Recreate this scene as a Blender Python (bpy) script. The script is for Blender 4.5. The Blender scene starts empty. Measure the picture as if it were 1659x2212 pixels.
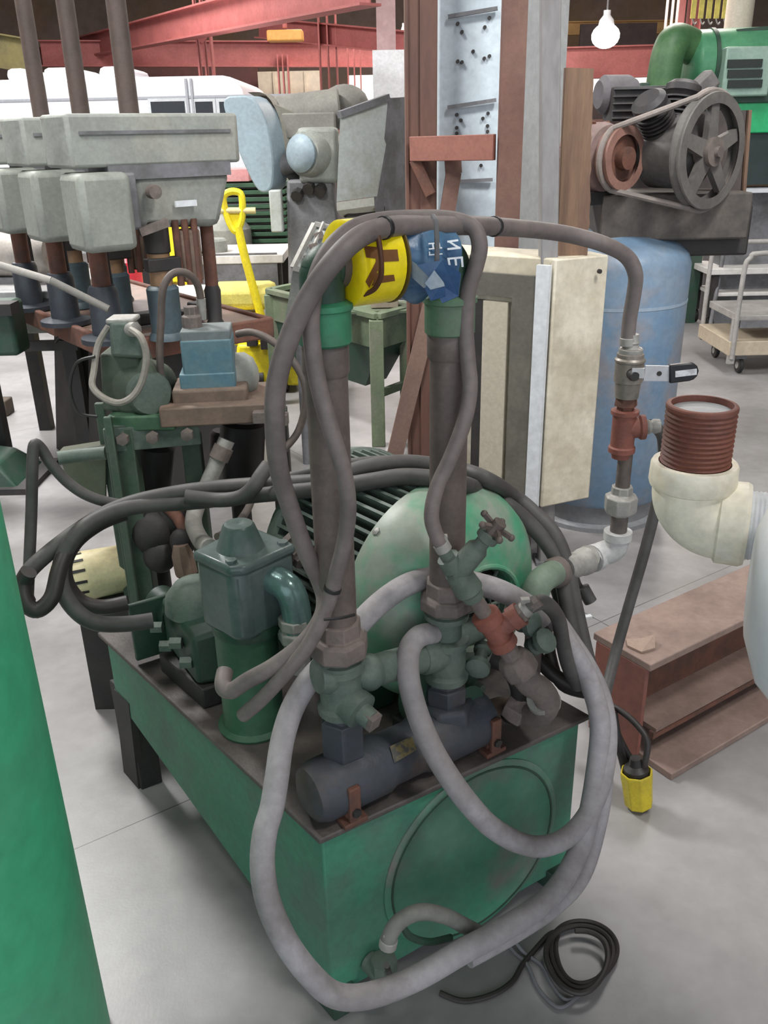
import bpy, bmesh, math, random
from mathutils import Vector, Matrix
random.seed(7)
SC = bpy.context.scene
COL = SC.collection
V = Vector

# ------------------------------------------------------------------ camera, light, exposure
FPX, PITCH, ROLL, CAMH = 1880.0, math.radians(23.5), math.radians(-1.2), 1.6
FW = V((0, math.cos(PITCH), -math.sin(PITCH)))
_rt = V((1, 0, 0)); _up = _rt.cross(FW)
RT = math.cos(ROLL)*_rt + math.sin(ROLL)*_up
UP = -math.sin(ROLL)*_rt + math.cos(ROLL)*_up
EYE = V((0, 0, CAMH))
cd = bpy.data.cameras.new('camera'); cam = bpy.data.objects.new('camera', cd); COL.objects.link(cam)
cd.sensor_fit = 'VERTICAL'; cd.sensor_height = 36.0; cd.lens = FPX/2212*36.0
cd.clip_start = 0.05; cd.clip_end = 200
cam.matrix_world = Matrix(((RT.x, UP.x, -FW.x, 0), (RT.y, UP.y, -FW.y, 0), (RT.z, UP.z, -FW.z, CAMH), (0, 0, 0, 1)))
SC.camera = cam

SC.view_settings.view_transform = 'Standard'
SC.view_settings.look = 'None'
SC.view_settings.exposure = 0.0
SC.view_settings.gamma = 1.0
SC.view_settings.use_curve_mapping = False

w = bpy.data.worlds.new('world'); SC.world = w; w.use_nodes = True
w.node_tree.nodes['Background'].inputs[0].default_value = (0.86, 0.92, 1.0, 1)
w.node_tree.nodes['Background'].inputs[1].default_value = 1.45

def area(name, loc, size, power, color=(1, 1, 1), target=None, sy=None):
    l = bpy.data.lights.new(name, 'AREA'); l.energy = power; l.color = color; l.size = size
    if sy: l.shape = 'RECTANGLE'; l.size_y = sy
    o = bpy.data.objects.new(name, l); COL.objects.link(o); o.location = loc
    t = V(target) if target else V((loc[0], loc[1], 0))
    o.rotation_euler = (t - V(loc)).to_track_quat('-Z', 'Y').to_euler()
    return o
area('bay_light', (-2.9, 4.9, 4.6), 0.9, 330, (1, .99, .97))
area('bay_light', (1.9, 0.1, 4.4), 0.5, 55, (1, .98, .95))
area('bay_light', (2.2, 5.2, 4.6), 1.2, 70, (1, .98, .95))
area('bay_light', (-0.9, 1.9, 4.7), 0.9, 10, (1, .98, .97))
area('bay_light', (-3.6, 10.2, 4.6), 2.0, 300, (1, .96, .95))
area('bay_light', (2.8, 10.5, 4.6), 2.0, 320, (1, .90, .84))
area('bay_light', (0.0, 14.8, 4.6), 2.5, 260, (1, .93, .88))
for fx in (-1.8, 1.6):  # added fill without a fixture, brightens camera-facing surfaces in the mid-ground
    fl_ = area('added_fill_light', (fx, 1.0, 4.8), 0.8, 46, (1, .99, .97), (fx*.7, 4.9, 0.9)); fl_.data.spread = math.radians(95)

# ------------------------------------------------------------------ pixel helpers: a photograph pixel to a point in the place
def ray(x, y): return FW + RT*((x-829.5)/FPX) - UP*((y-1106)/FPX)
def gz(x, y, z): d = ray(x, y); return EYE + d*((z-CAMH)/d.z)
def at(x, y, Y): d = ray(x, y); return EYE + d*(Y/d.y)

# ------------------------------------------------------------------ materials
def lin(c): return tuple(((v/255)/12.92 if v/255 <= .04045 else (((v/255)+.055)/1.055)**2.4) for v in c)
MATS = {}
def mat(name, c1, c2=None, amt=.5, scale=6, rough=.6, metal=0, bump=.15, fine=.12, stretch=None, emit=0, lo=.42, hi=.62, c3=None, s3=2.5, a3=.5, bscale=90):
    if name in MATS: return MATS[name]
    m = bpy.data.materials.new(name); m.use_nodes = True; MATS[name] = m
    nt = m.node_tree; N = nt.nodes; L = nt.links; b = N['Principled BSDF']
    tc = N.new('ShaderNodeTexCoord'); mp = N.new('ShaderNodeMapping'); L.new(tc.outputs['Object'], mp.inputs[0])
    if stretch: mp.inputs['Scale'].default_value = stretch
    def noise(s, d=5):
        n = N.new('ShaderNodeTexNoise'); n.inputs['Scale'].default_value = s; n.inputs['Detail'].default_value = d
        n.inputs['Roughness'].default_value = .62; L.new(mp.outputs[0], n.inputs['Vector']); return n.outputs['Fac']
    def mix(f, a, bb, blend='MIX'):
        x = N.new('ShaderNodeMix'); x.data_type = 'RGBA'; x.blend_type = blend
        for s, val in ((x.inputs[0], f), (x.inputs[6], a), (x.inputs[7], bb)):
            if hasattr(val, 'links') or hasattr(val, 'is_linked'): L.new(val, s)
            elif isinstance(val, tuple): s.default_value = (*val, 1)
            else: s.default_value = val
        return x.outputs[2]
    def ramp(f, a, bb, top=1):
        r = N.new('ShaderNodeMapRange'); r.inputs[1].default_value = a; r.inputs[2].default_value = bb; r.inputs[4].default_value = top
        L.new(f, r.inputs[0]); return r.outputs[0]
    col = lin(c1)
    c = mix(ramp(noise(scale), lo, hi, amt), col, lin(c2 if c2 else c1))
    if c3: c = mix(ramp(noise(s3, 6), .5, .62, a3), c, lin(c3))
    fn = noise(scale*9, 3)
    g = ramp(fn, .3, .7)
    mr = N.new('ShaderNodeMapRange'); mr.inputs[3].default_value = 1-fine; mr.inputs[4].default_value = 1+fine*.6; L.new(g, mr.inputs[0])
    cx = N.new('ShaderNodeCombineXYZ')
    for k in range(3): L.new(mr.outputs[0], cx.inputs[k])
    c = mix(1.0, c, cx.outputs[0], 'MULTIPLY')
    L.new(c, b.inputs['Base Color'])
    b.inputs['Roughness'].default_value = rough; b.inputs['Metallic'].default_value = metal
    if bump:
        bp = N.new('ShaderNodeBump'); bp.inputs['Strength'].default_value = bump; bp.inputs['Distance'].default_value = .004
        L.new(noise(bscale, 3), bp.inputs['Height']); L.new(bp.outputs[0], b.inputs['Normal'])
    if emit:
        b.inputs['Emission Color'].default_value = (*col, 1); b.inputs['Emission Strength'].default_value = emit
    return m

GREEN = mat('unit_green', (44, 112, 82), (70, 100, 84), .8, 5, .5, bump=.1, c3=(38, 92, 62), s3=3, a3=.6)
TANKG = mat('tank_green', (74, 138, 112), (92, 116, 104), .7, 7, .55, bump=.08, c3=(52, 128, 98), s3=2.2, a3=.5)
SHROUD = mat('shroud_green', (150, 160, 146), (70, 164, 124), .9, 3.6, .45, bump=.06, lo=.43, hi=.56)
COVER = mat('cover_green', (88, 126, 108), (70, 142, 112), .8, 4, .5, bump=.06, c3=(124, 118, 114), s3=3, a3=.9)
DKGREEN = mat('dark_green', (42, 74, 58), (60, 74, 66), .8, 9, .5, bump=.2)
FILTG = mat('filter_green', (96, 108, 106), (70, 92, 86), .8, 8, .32, bump=.1)
PLATE = mat('oily_plate', (96, 88, 84), (66, 62, 60), .8, 8, .6, bump=.3, c3=(112, 104, 98), s3=5, a3=.6)
FINM = mat('fin_green', (104, 116, 108), (84, 98, 90), .8, 10, .6, bump=.2)
PIPED = mat('black_pipe', (112, 100, 94), (88, 80, 76), .8, 12, .55, metal=.1, bump=.15)
IRON = mat('dusty_iron', (120, 108, 102), (92, 86, 82), .8, 14, .7, bump=.25)
GIRON = mat('grey_green_iron', (100, 112, 102), (76, 92, 84), .8, 12, .6, bump=.25)
BIRON = mat('blue_iron', (66, 70, 78), (60, 64, 66), .8, 8, .55, bump=.25, c3=(92, 74, 64), s3=6, a3=.5)
GALV = mat('galvanized', (168, 166, 160), (140, 138, 132), .7, 12, .5, metal=.2, bump=.2)
RUST = mat('rust_tee', (138, 84, 72), (116, 74, 64), .8, 14, .65, bump=.25)
RUSTD = mat('rust_dark', (112, 74, 60), (84, 62, 54), .8, 14, .75, bump=.3)
HOSE = mat('dusty_hose', (164, 160, 162), (148, 143, 143), .8, 7, .75, bump=.1, c3=(122, 116, 115), s3=3.5, a3=.5)
HOSEB = mat('brown_hose', (126, 116, 112), (98, 90, 88), .8, 7, .6, bump=.1)
HOSED = mat('dark_hose', (84, 82, 80), (64, 62, 60), .8, 7, .6, bump=.1)
HOSEK = mat('black_hose', (50, 46, 44), (70, 64, 60), .5, 6, .5, bump=.1)
BLACK = mat('black_rubber', (34, 32, 32), (48, 44, 42), .6, 9, .5, bump=.1)
DARKM = mat('dark_machine', (46, 44, 44), (60, 56, 52), .7, 9, .6, bump=.2)
BLUEBOX = mat('blue_enamel', (76, 116, 132), (104, 128, 134), .7, 9, .5, bump=.15)
BROWND = mat('dust_brown', (128, 108, 94), (104, 90, 80), .8, 9, .75, bump=.2)
POSTG = mat('post_green', (70, 90, 74), (86, 92, 84), .8, 9, .6, bump=.2)
CREAMM = mat('cream_enamel', (226, 214, 172), (200, 184, 140), .6, 8, .45, bump=.08)
YEL = mat('yellow_paint', (244, 224, 40), (214, 190, 50), .6, 9, .45, bump=.1)
YELD = mat('yellow_dull', (226, 212, 110), (180, 170, 90), .6, 9, .6, bump=.1)
GREYM = mat('machine_grey', (150, 154, 148), (134, 136, 130), .8, 7, .55, bump=.12, c3=(168, 166, 156), s3=4, a3=.5)
GREYB = mat('blue_grey', (152, 170, 180), (142, 156, 164), .8, 5, .5, bump=.05)
GREYD = mat('grey_dark', (122, 122, 126), (92, 92, 92), .8, 6, .6, bump=.1)
HOOD = mat('hood_grey', (186, 192, 190), (166, 168, 158), .8, 5, .55, bump=.06)
WOODB = mat('brown_steel', (108, 76, 64), (90, 66, 58), .8, 5, .7, bump=.2, stretch=(1, 1, .25))
PLANK = mat('rust_plank', (126, 100, 80), (106, 82, 68), .9, 8, .75, bump=.25, stretch=(3, 3, .3))
REDS = mat('red_steel', (178, 104, 100), (160, 92, 88), .7, 4, .6, bump=.05)
WHITE = mat('white_paint', (224, 228, 232), (206, 210, 212), .6, 4, .5, bump=.05)
CABC = mat('cabinet_cream', (222, 214, 196), (196, 186, 162), .8, 4, .55, bump=.05, c3=(172, 162, 140), s3=3, a3=.5)
BLUET = mat('tank_blue', (112, 140, 166), (134, 148, 162), .8, 3.5, .42, metal=.05, bump=.06, c3=(146, 142, 144), s3=3, a3=.8)
EDGEG = mat('emerald', (76, 186, 138), (90, 172, 134), .7, 3, .45, bump=.06)
BUSW = mat('bus_white', (240, 242, 246), None, rough=.35, bump=0, fine=.05)
GLASS = mat('dark_glass', (40, 44, 50), (30, 32, 36), .5, 3, .12, bump=0)
ELBOWC = mat('cream_pipe', (244, 238, 218), (250, 246, 238), .7, 6, .5, bump=.12, c3=(234, 218, 186), s3=8, a3=.6)
NIPPLE = mat('rusty_thread', (122, 74, 60), (98, 62, 54), .8, 20, .6, bump=.15)
INNER = mat('pipe_inside', (158, 160, 162), (136, 138, 140), .7, 9, .5, bump=.05)
GREYP = mat('post_grey', (138, 136, 136), (116, 112, 112), .7, 6, .6, bump=.12, stretch=(1, 1, .3))
PINK = mat('beam_brown', (116, 84, 74), (102, 74, 66), .8, 5, .7, bump=.2, stretch=(1, 1, 1), c3=(124, 96, 84), s3=2, a3=.6)

# ------------------------------------------------------------------ mesh builder
class MB:
    def __init__(s, xf=None): s.v = []; s.f = []; s.xf = xf
    def P(s, p): p = V(p); return s.xf @ p if s.xf is not None else p
    def add(s, vs, fs):
        o = len(s.v); s.v += [s.P(p) for p in vs]; s.f += [tuple(i+o for i in f) for f in fs]
    def hexa(s, b):   # 8 corners: bottom 4 then top 4
        s.add(b, [(3, 2, 1, 0), (4, 5, 6, 7), (0, 1, 5, 4), (1, 2, 6, 5), (2, 3, 7, 6), (3, 0, 4, 7)]); return s
    def box(s, c, d, ax=None):
        c = V(c); x, y, z = ax if ax else (V((1, 0, 0)), V((0, 1, 0)), V((0, 0, 1)))
        x, y, z = V(x)*d[0]/2, V(y)*d[1]/2, V(z)*d[2]/2
        return s.hexa([c-x-y-z, c+x-y-z, c+x+y-z, c-x+y-z, c-x-y+z, c+x-y+z, c+x+y+z, c-x+y+z])
    def bar(s, p0, p1, wd, th, up=(0, 0, 1)):   # a rectangular bar from p0 to p1
        p0, p1 = V(p0), V(p1); d = (p1-p0); L = d.length; d.normalize()
        u = V(up); u = (u - d*u.dot(d))
        if u.length < 1e-4: u = V((1, 0, 0)) - d*d.x
        u.normalize(); q = d.cross(u)
        return s.box((p0+p1)/2, (L, wd, th), (d, q, u))
    def lathe(s, p0, ax, prof, n=24, rot=0, ref=None, cap=True):
        p0 = V(p0); a = V(ax).normalized()
        e = V(ref) if ref else (V((0, 0, 1)) if abs(a.z) < .9 else V((1, 0, 0)))
        e = (e - a*e.dot(a)).normalized(); g = a.cross(e)
        vs = []; fs = []
        for r, t in prof:
            for k in range(n):
                q = 2*math.pi*k/n + rot
                vs.append(p0 + a*t + (e*math.cos(q) + g*math.sin(q))*max(r, 1e-5))
        for i in range(len(prof)-1):
            for k in range(n):
                k2 = (k+1) % n; fs.append((i*n+k, i*n+k2, (i+1)*n+k2, (i+1)*n+k))
        if cap:
            fs.append(tuple(range(n-1, -1, -1))); fs.append(tuple((len(prof)-1)*n+k for k in range(n)))
        s.add(vs, fs); return s
    def cyl(s, p0, p1, r0, r1=None, n=20, ch=.0, rot=0):
        p0, p1 = V(p0), V(p1); L = (p1-p0).length; r1 = r0 if r1 is None else r1
        pr = [(r0-ch, 0), (r0, ch), (r1, L-ch), (r1-ch, L)] if ch else [(r0, 0), (r1, L)]
        return s.lathe(p0, p1-p0, pr, n, rot)
    def ball(s, c, r, n=16, m=9, sc=(1, 1, 1)):
        vs = []; fs = []; c = V(c)
        for i in range(m+1):
            t = math.pi*i/m
            for k in range(n):
                q = 2*math.pi*k/n
                vs.append(c + V((max(math.sin(t), 1e-4)*math.cos(q)*sc[0], max(math.sin(t), 1e-4)*math.sin(q)*sc[1], math.cos(t)*sc[2]))*r)
        for i in range(m):
            for k in range(n):
                k2 = (k+1) % n; fs.append((i*n+k, (i+1)*n+k, (i+1)*n+k2, i*n+k2))
        s.add(vs, fs); return s
    def tube(s, pts, r, n=10, sub=6, closed=False, prof=None):
        pts = [V(p) for p in pts]
        path = spline(pts, sub, closed) if sub > 1 else pts
        m = len(path); rr = r if callable(r) else (lambda t: r)
        T = []
        for i in range(m):
            a = path[(i-1) % m] if closed or i > 0 else path[0]; b = path[(i+1) % m] if closed or i < m-1 else path[-1]
            T.append((b-a).normalized())
        e = V((0, 0, 1)) if abs(T[0].z) < .9 else V((1, 0, 0))
        vs = []; fs = []
        for i in range(m):
            e = (e - T[i]*e.dot(T[i]))
            e = e.normalized() if e.length > 1e-5 else T[i].orthogonal().normalized()
            g = T[i].cross(e); R = rr(i/(m-1))
            for k in range(n):
                q = 2*math.pi*k/n; vs.append(path[i] + (e*math.cos(q)+g*math.sin(q))*R)
        for i in range(m if closed else m-1):
            j = (i+1) % m
            for k in range(n):
                k2 = (k+1) % n; fs.append((i*n+k, i*n+k2, j*n+k2, j*n+k))
        if not closed:
            fs.append(tuple(range(n-1, -1, -1))); fs.append(tuple((m-1)*n+k for k in range(n)))
        s.add(vs, fs); return s
    def prism(s, poly, vec):
        poly = [V(p) for p in poly]; n = len(poly); vec = V(vec)
        s.add(poly + [p+vec for p in poly], [tuple(range(n-1, -1, -1)), tuple(range(n, 2*n))] + [(k, (k+1) % n, n+(k+1) % n, n+k) for k in range(n)])
        return s
    def build(s, name, m, parent=None, bev=0, ang=38, flat=False):
        me = bpy.data.meshes.new(name); me.from_pydata([tuple(p) for p in s.v], [], s.f)
        bm = bmesh.new(); bm.from_mesh(me); bmesh.ops.recalc_face_normals(bm, faces=bm.faces); bm.to_mesh(me); bm.free()
        for p in me.polygons: p.use_smooth = not flat
        if not flat: me.set_sharp_from_angle(angle=math.radians(ang))
        me.materials.append(m)
        o = bpy.data.objects.new(name, me); COL.objects.link(o)
        if bev:
            b = o.modifiers.new('bevel', 'BEVEL'); b.width = bev; b.segments = 2; b.limit_method = 'ANGLE'; b.angle_limit = math.radians(40)
        if parent is not None:
            o.parent = parent
            if parent.type == 'EMPTY': o.matrix_parent_inverse = Matrix.Translation(parent.location).inverted()
        return o

def spline(p, sub, closed=False):
    out = []; n = len(p)
    for i in range(n if closed else n-1):
        if closed: a, b, c, d = p[(i-1) % n], p[i], p[(i+1) % n], p[(i+2) % n]
        else: a, b, c, d = p[max(i-1, 0)], p[i], p[i+1], p[min(i+2, n-1)]
        for k in range(sub):
            t = k/sub
            out.append(.5*((2*b) + (c-a)*t + (2*a-5*b+4*c-d)*t*t + (3*b-a-3*c+d)*t**3))
    if not closed: out.append(p[-1])
    return out

def tag(o, label, cat, group=None, kind=None):
    o['label'] = label; o['category'] = cat
    if group: o['group'] = group
    if kind: o['kind'] = kind
    return o
def thing(name, label, cat, loc, group=None):
    o = bpy.data.objects.new(name, None); o.empty_display_size = .1; COL.objects.link(o); o.location = V(loc)
    return tag(o, label, cat, group)
def struct(name, mb, m, bev=0):
    o = mb.build(name, m, None, bev); o['kind'] = 'structure'; return o
def dup(root, delta, label, group=None):
    r = root.copy(); COL.objects.link(r); r.location = root.location + V(delta); r['label'] = label
    if group: r['group'] = group
    for ch in root.children:
        c = ch.copy(); COL.objects.link(c); c.parent = r; c.matrix_parent_inverse = ch.matrix_parent_inverse.copy()
        for g in ch.children:
            d = g.copy(); COL.objects.link(d); d.parent = c; d.matrix_parent_inverse = g.matrix_parent_inverse.copy()
    return r
Z = V((0, 0, 1))

# ------------------------------------------------------------------ the setting
def floor_mat():
    m = mat('concrete', (160, 157, 157), (144, 141, 140), .8, 1.6, .36, bump=.04, fine=.10, c3=(126, 122, 120), s3=1.1, a3=.55, bscale=140)
    nt = m.node_tree; N = nt.nodes; L = nt.links; b = N['Principled BSDF']
    src = b.inputs['Base Color'].links[0].from_socket
    p, q = gz(160, 1835, 0), gz(410, 1727, 0); d = (q-p).normalized()
    tc = N.new('ShaderNodeTexCoord'); mp = N.new('ShaderNodeMapping'); L.new(tc.outputs['Object'], mp.inputs[0])
    mp.vector_type = 'TEXTURE'; mp.inputs['Location'].default_value = p; mp.inputs['Rotation'].default_value = (0, 0, math.atan2(d.y, d.x))
    sx = N.new('ShaderNodeSeparateXYZ'); L.new(mp.outputs[0], sx.inputs[0])
    out = None
    for ax, off, per in (('Y', 0, 3.6), ('X', 1.75, 3.6)):
        a = N.new('ShaderNodeMath'); a.operation = 'ADD'; a.inputs[1].default_value = per*50 + per/2 + off; L.new(sx.outputs[ax], a.inputs[0])
        mo = N.new('ShaderNodeMath'); mo.operation = 'MODULO'; mo.inputs[1].default_value = per; L.new(a.outputs[0], mo.inputs[0])
        su = N.new('ShaderNodeMath'); su.operation = 'SUBTRACT'; su.inputs[1].default_value = per/2; L.new(mo.outputs[0], su.inputs[0])
        ab = N.new('ShaderNodeMath'); ab.operation = 'ABSOLUTE'; L.new(su.outputs[0], ab.inputs[0])
        lt = N.new('ShaderNodeMath'); lt.operation = 'LESS_THAN'; lt.inputs[1].default_value = .0016; L.new(ab.outputs[0], lt.inputs[0])
        if out is None: out = lt.outputs[0]
        else:
            mx = N.new('ShaderNodeMath'); mx.operation = 'MAXIMUM'; L.new(out, mx.inputs[0]); L.new(lt.outputs[0], mx.inputs[1]); out = mx.outputs[0]
    x = N.new('ShaderNodeMix'); x.data_type = 'RGBA'; L.new(out, x.inputs[0]); L.new(src, x.inputs[6]); x.inputs[7].default_value = (*lin((84, 80, 76)), 1)
    L.new(x.outputs[2], b.inputs['Base Color'])
    return m
struct('floor', MB().box((0, 9, -.05), (26, 28, .1)), floor_mat())
WALLM = mat('wall_panel_paint', (176, 152, 140), (140, 128, 116), .8, .6, .8, bump=0, c3=(170, 140, 100), s3=.35, a3=.6)
struct('wall_back', MB().box((0, 22.9, 2.6), (26, .2, 5.4)), WALLM)
struct('wall_left', MB().box((-12.9, 9, 2.6), (.2, 28, 5.4)), WALLM)
struct('wall_right', MB().box((12.9, 9, 2.6), (.2, 28, 5.4)), WALLM)
struct('ceiling', MB().box((0, 9, 5.25), (26, 28, .1)), mat('roof_deck', (120, 112, 100), (90, 90, 80), .8, .6, .9, bump=0))
# far doors: cream roll-up door and over-exposed daylight opening
def wrect(px0, py0, px1, py1, Y, th=.08):
    a, b = at(px0, py0, Y), at(px1, py1, Y); return MB().box(((a.x+b.x)/2, Y+th/2, (a.z+b.z)/2), (abs(b.x-a.x), th, abs(a.z-b.z)))
def down(px0, py0, px1, Y, th=.08):   # the same, but standing on the floor
    a, b = at(px0, py0, Y), at(px1, py0, Y); return MB().box(((a.x+b.x)/2, Y+th/2, a.z/2), (b.x-a.x, th, a.z))
CREAMD = mat('cream_door', (236, 222, 200), (222, 204, 180), .6, 1, .6, bump=0)
d1 = down(556, 155, 692, 18.2); a = at(556, 155, 18.15); b = at(692, 155, 18.15)
for k in range(1, 4): d1.box((a.x+(b.x-a.x)*k/4, 18.18, a.z/2), (.03, .06, a.z))
struct('door_1', d1, CREAMD)
struct('window_1', wrect(752, 163, 884, 222, 18.4), mat('daylight', (255, 244, 240), emit=1.2, bump=0, fine=0))
struct('window_2', wrect(1236, 170, 1420, 196, 18.4), mat('daylight', (255, 244, 240)))
struct('door_2', down(1255, 52, 1420, 18.6), mat('dark_opening', (92, 78, 76), (70, 62, 60), .7, 2, .8, bump=0))
struct('door_3', down(225, 128, 556, 18.6), mat('dim_panel', (122, 82, 78), (104, 78, 74), .7, 1, .8, bump=0))

# red roof steel
def ibeam(p0, p1, h, wd, name, m=REDS, up=(0, 0, 1)):
    p0, p1 = V(p0), V(p1); d = (p1-p0).normalized(); u = V(up) - d*V(up).dot(d); u.normalize()
    mb = MB(); mb.bar(p0, p1, .012, h, u)
    mb.bar(p0+u*h/2, p1+u*h/2, wd, .02, u); mb.bar(p0-u*h/2, p1-u*h/2, wd, .02, u)
    return struct(name, mb, m)
ibeam(at(60, 130, 22), at(800, -38, 8.0), .30, .2, 'roof_beam')
ibeam(at(90, 116, 16), at(890, 118, 16), .36, .2, 'roof_beam')
ibeam(at(1190, 138, 15), at(1470, 130, 15), .42, .2, 'roof_beam')
ibeam(at(560, 60, 15), at(880, 92, 13), .26, .2, 'roof_beam')
ibeam(at(1200, 62, 20), at(1460, 58, 20), .22, .2, 'roof_beam', mat('beam_tan', (220, 180, 120), (190, 150, 100), .6, 2, .7, bump=0))
ibeam(at(-60, 100, 14), at(70, 122, 14), .42, .25, 'roof_beam', mat('girder_olive', (150, 140, 92), (112, 108, 84), .8, 2, .7, bump=0))
def column(px, pyt, Y, wd, name='roof_column', m=REDS):
    a = at(px, pyt, Y); mb = MB(); x, y = a.x, a.y
    mb.box((x, y, a.z/2), (.02, wd, a.z)); mb.box((x-wd*.5, y, a.z/2), (.02, wd, a.z)); mb.box((x+wd*.5, y, a.z/2), (.02, wd, a.z))
    return struct(name, mb, m)
column(428, -60, 12.5, .17); column(702, -60, 14, .24); column(1500, -60, 13, .22); column(764, 100, 15.5, .2); column(610, 118, 15.9, .16)
g = MB()   # gusset brace on the column beside the bus
pa, pb = at(432, 90, 12.4), at(470, 40, 12.4); g.bar(pa, pb, .04, .08); struct('roof_brace', g, REDS)
a = at(832, -40, 11.5); c2 = at(832, 112, 11.5)
struct('pillar', MB().box((a.x, 11.5, a.z/2), (.22, .22, a.z)), mat('pillar_mauve', (176, 150, 150), (150, 124, 124), .7, 2, .7, bump=0))
tag(MB().box((c2.x+.06, 11.3, c2.z/2), (.42, .12, c2.z)).build('pillar_guard', WHITE), 'tall white board wrapped around the mauve pillar behind the grey grinder', 'pillar guard')
a = at(1606, -40, 9); tag(MB().cyl((a.x, 9, 0), (a.x, 9, a.z), .12).build('duct_pipe', mat('duct_cream', (226, 214, 196), None, bump=0)), 'pale vertical pipe rising behind the green machine at far right', 'pipe')
# hoist, bay lamp, and a bright window modelled as a lamp
t = thing('hoist_trolley', 'small yellow hoist hanging under red roof beam behind the grey grinder', 'hoist', at(615, 80, 13))
a, b = at(578, 76, 13), at(655, 80, 13); MB().box((a+b)/2, ((b-a).length, .25, .13)).build('hoist_body', mat('hoist_yellow', (236, 176, 96), (210, 150, 70), .6, 3, .5, bump=0), t, .02)
a = at(615, 60, 13); MB().cyl(a, a+V((0, 0, .5)), .03).build('hanger', REDS, t)
def lamp(px, py, Y, r, label):
    p = at(px, py, Y); t = thing('bay_lamp', label, 'lamp', p)
    MB().ball(p, r, sc=(1, 1, .8)).build('bulb', mat('lamp_glow', (255, 248, 240), emit=9, bump=0, fine=0), t)
    MB().lathe(p+V((0, 0, r*.7)), Z, [(r*.55, 0), (r*.5, r*.3), (.05, r*.6), (.05, r*.9)], cap=False).build('reflector', WHITE, t)
    MB().cyl(p+V((0, 0, r*1.6)), (p.x, p.y, 5.2), .012, n=6).build('hanging_rod', GREYD, t)
lamp(1308, 78, 14, .20, 'glaring round bay lamp seen right of the tall grey post')
lamp(876, 84, 15, .13, 'small bright window modelled as a lamp, just left of the tall brown column')  # a bright window, stood in for by a glowing bulb

# ------------------------------------------------------------------ white bus
def make_bus():
    Y = 9.0; x1 = at(532, 190, Y).x; zt = at(300, 166, Y).z; x0 = x1-6.4; W = 2.1
    t = thing('bus', 'long white bus with dark windows parked behind the drill presses', 'bus', ((x0+x1)/2, Y+W/2, 0))
    prof = [(x0, .55), (x1-.02, .55), (x1, 1.2), (x1-.03, zt-.25)] + [(x1-.22+.19*math.cos(q), zt-.2+.2*math.sin(q)) for q in [0, .4, .8, 1.2, 1.57]] + [(x0, zt)]
    MB().prism([(x, Y, z) for x, z in prof], (0, W, 0)).build('body', BUSW, t, .05)
    for i, (pa, pb) in enumerate((((326, 220), (402, 248)), ((422, 220), (462, 248)), ((474, 220), (500, 262)))):
        a, b = at(*pa, Y), at(*pb, Y)
        f = MB().box(((a.x+b.x)/2, Y-.005, (a.z+b.z)/2), (b.x-a.x+.05, .03, a.z-b.z+.05)).build('window_frame', WHITE, t)
        MB().box(((a.x+b.x)/2, Y-.018, (a.z+b.z)/2), (b.x-a.x, .015, a.z-b.z)).build('window_pane', GLASS, f)
    for pa in ((404, 200), (415, 200)):
        a = at(*pa, Y); MB().box((a.x, Y-.01, 1.45), (.02, .04, 1.3)).build('door_seam', mat('seam', (180, 182, 190), None, bump=0), t)
    a = at(290, 212, Y); MB().box((a.x, Y-.004, a.z+.0), (3, .02, .02)).build('side_moulding', mat('seam', (180, 182, 190)), t)
    for px0, px1 in ((-10, 34), (72, 146), (196, 262)):
        a, b = at(px0, 165, Y), at(px1, 165, Y)
        MB().box(((a.x+b.x)/2, Y+.7, zt+.05), (b.x-a.x, .9, .12)).build('roof_vent', BUSW, t, .05)
    for wx in (x1-1.2, x0+1.4):
        MB().lathe((wx, Y+.02, .45), (0, 1, 0), [(.45, 0), (.45, .25)], 28).build('wheel', BLACK, t)
    MB().box(((x0+x1)/2, Y-.006, .85), (x1-x0-.1, .03, .12)).build('side_stripe', mat('seam', (180, 182, 190)), t)
    for wx in (x1-1.2, x0+1.4):
        MB().lathe((wx, Y+W-.27, .45), (0, 1, 0), [(.45, 0), (.45, .25)], 28).build('wheel', BLACK, t)
make_bus()

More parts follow.
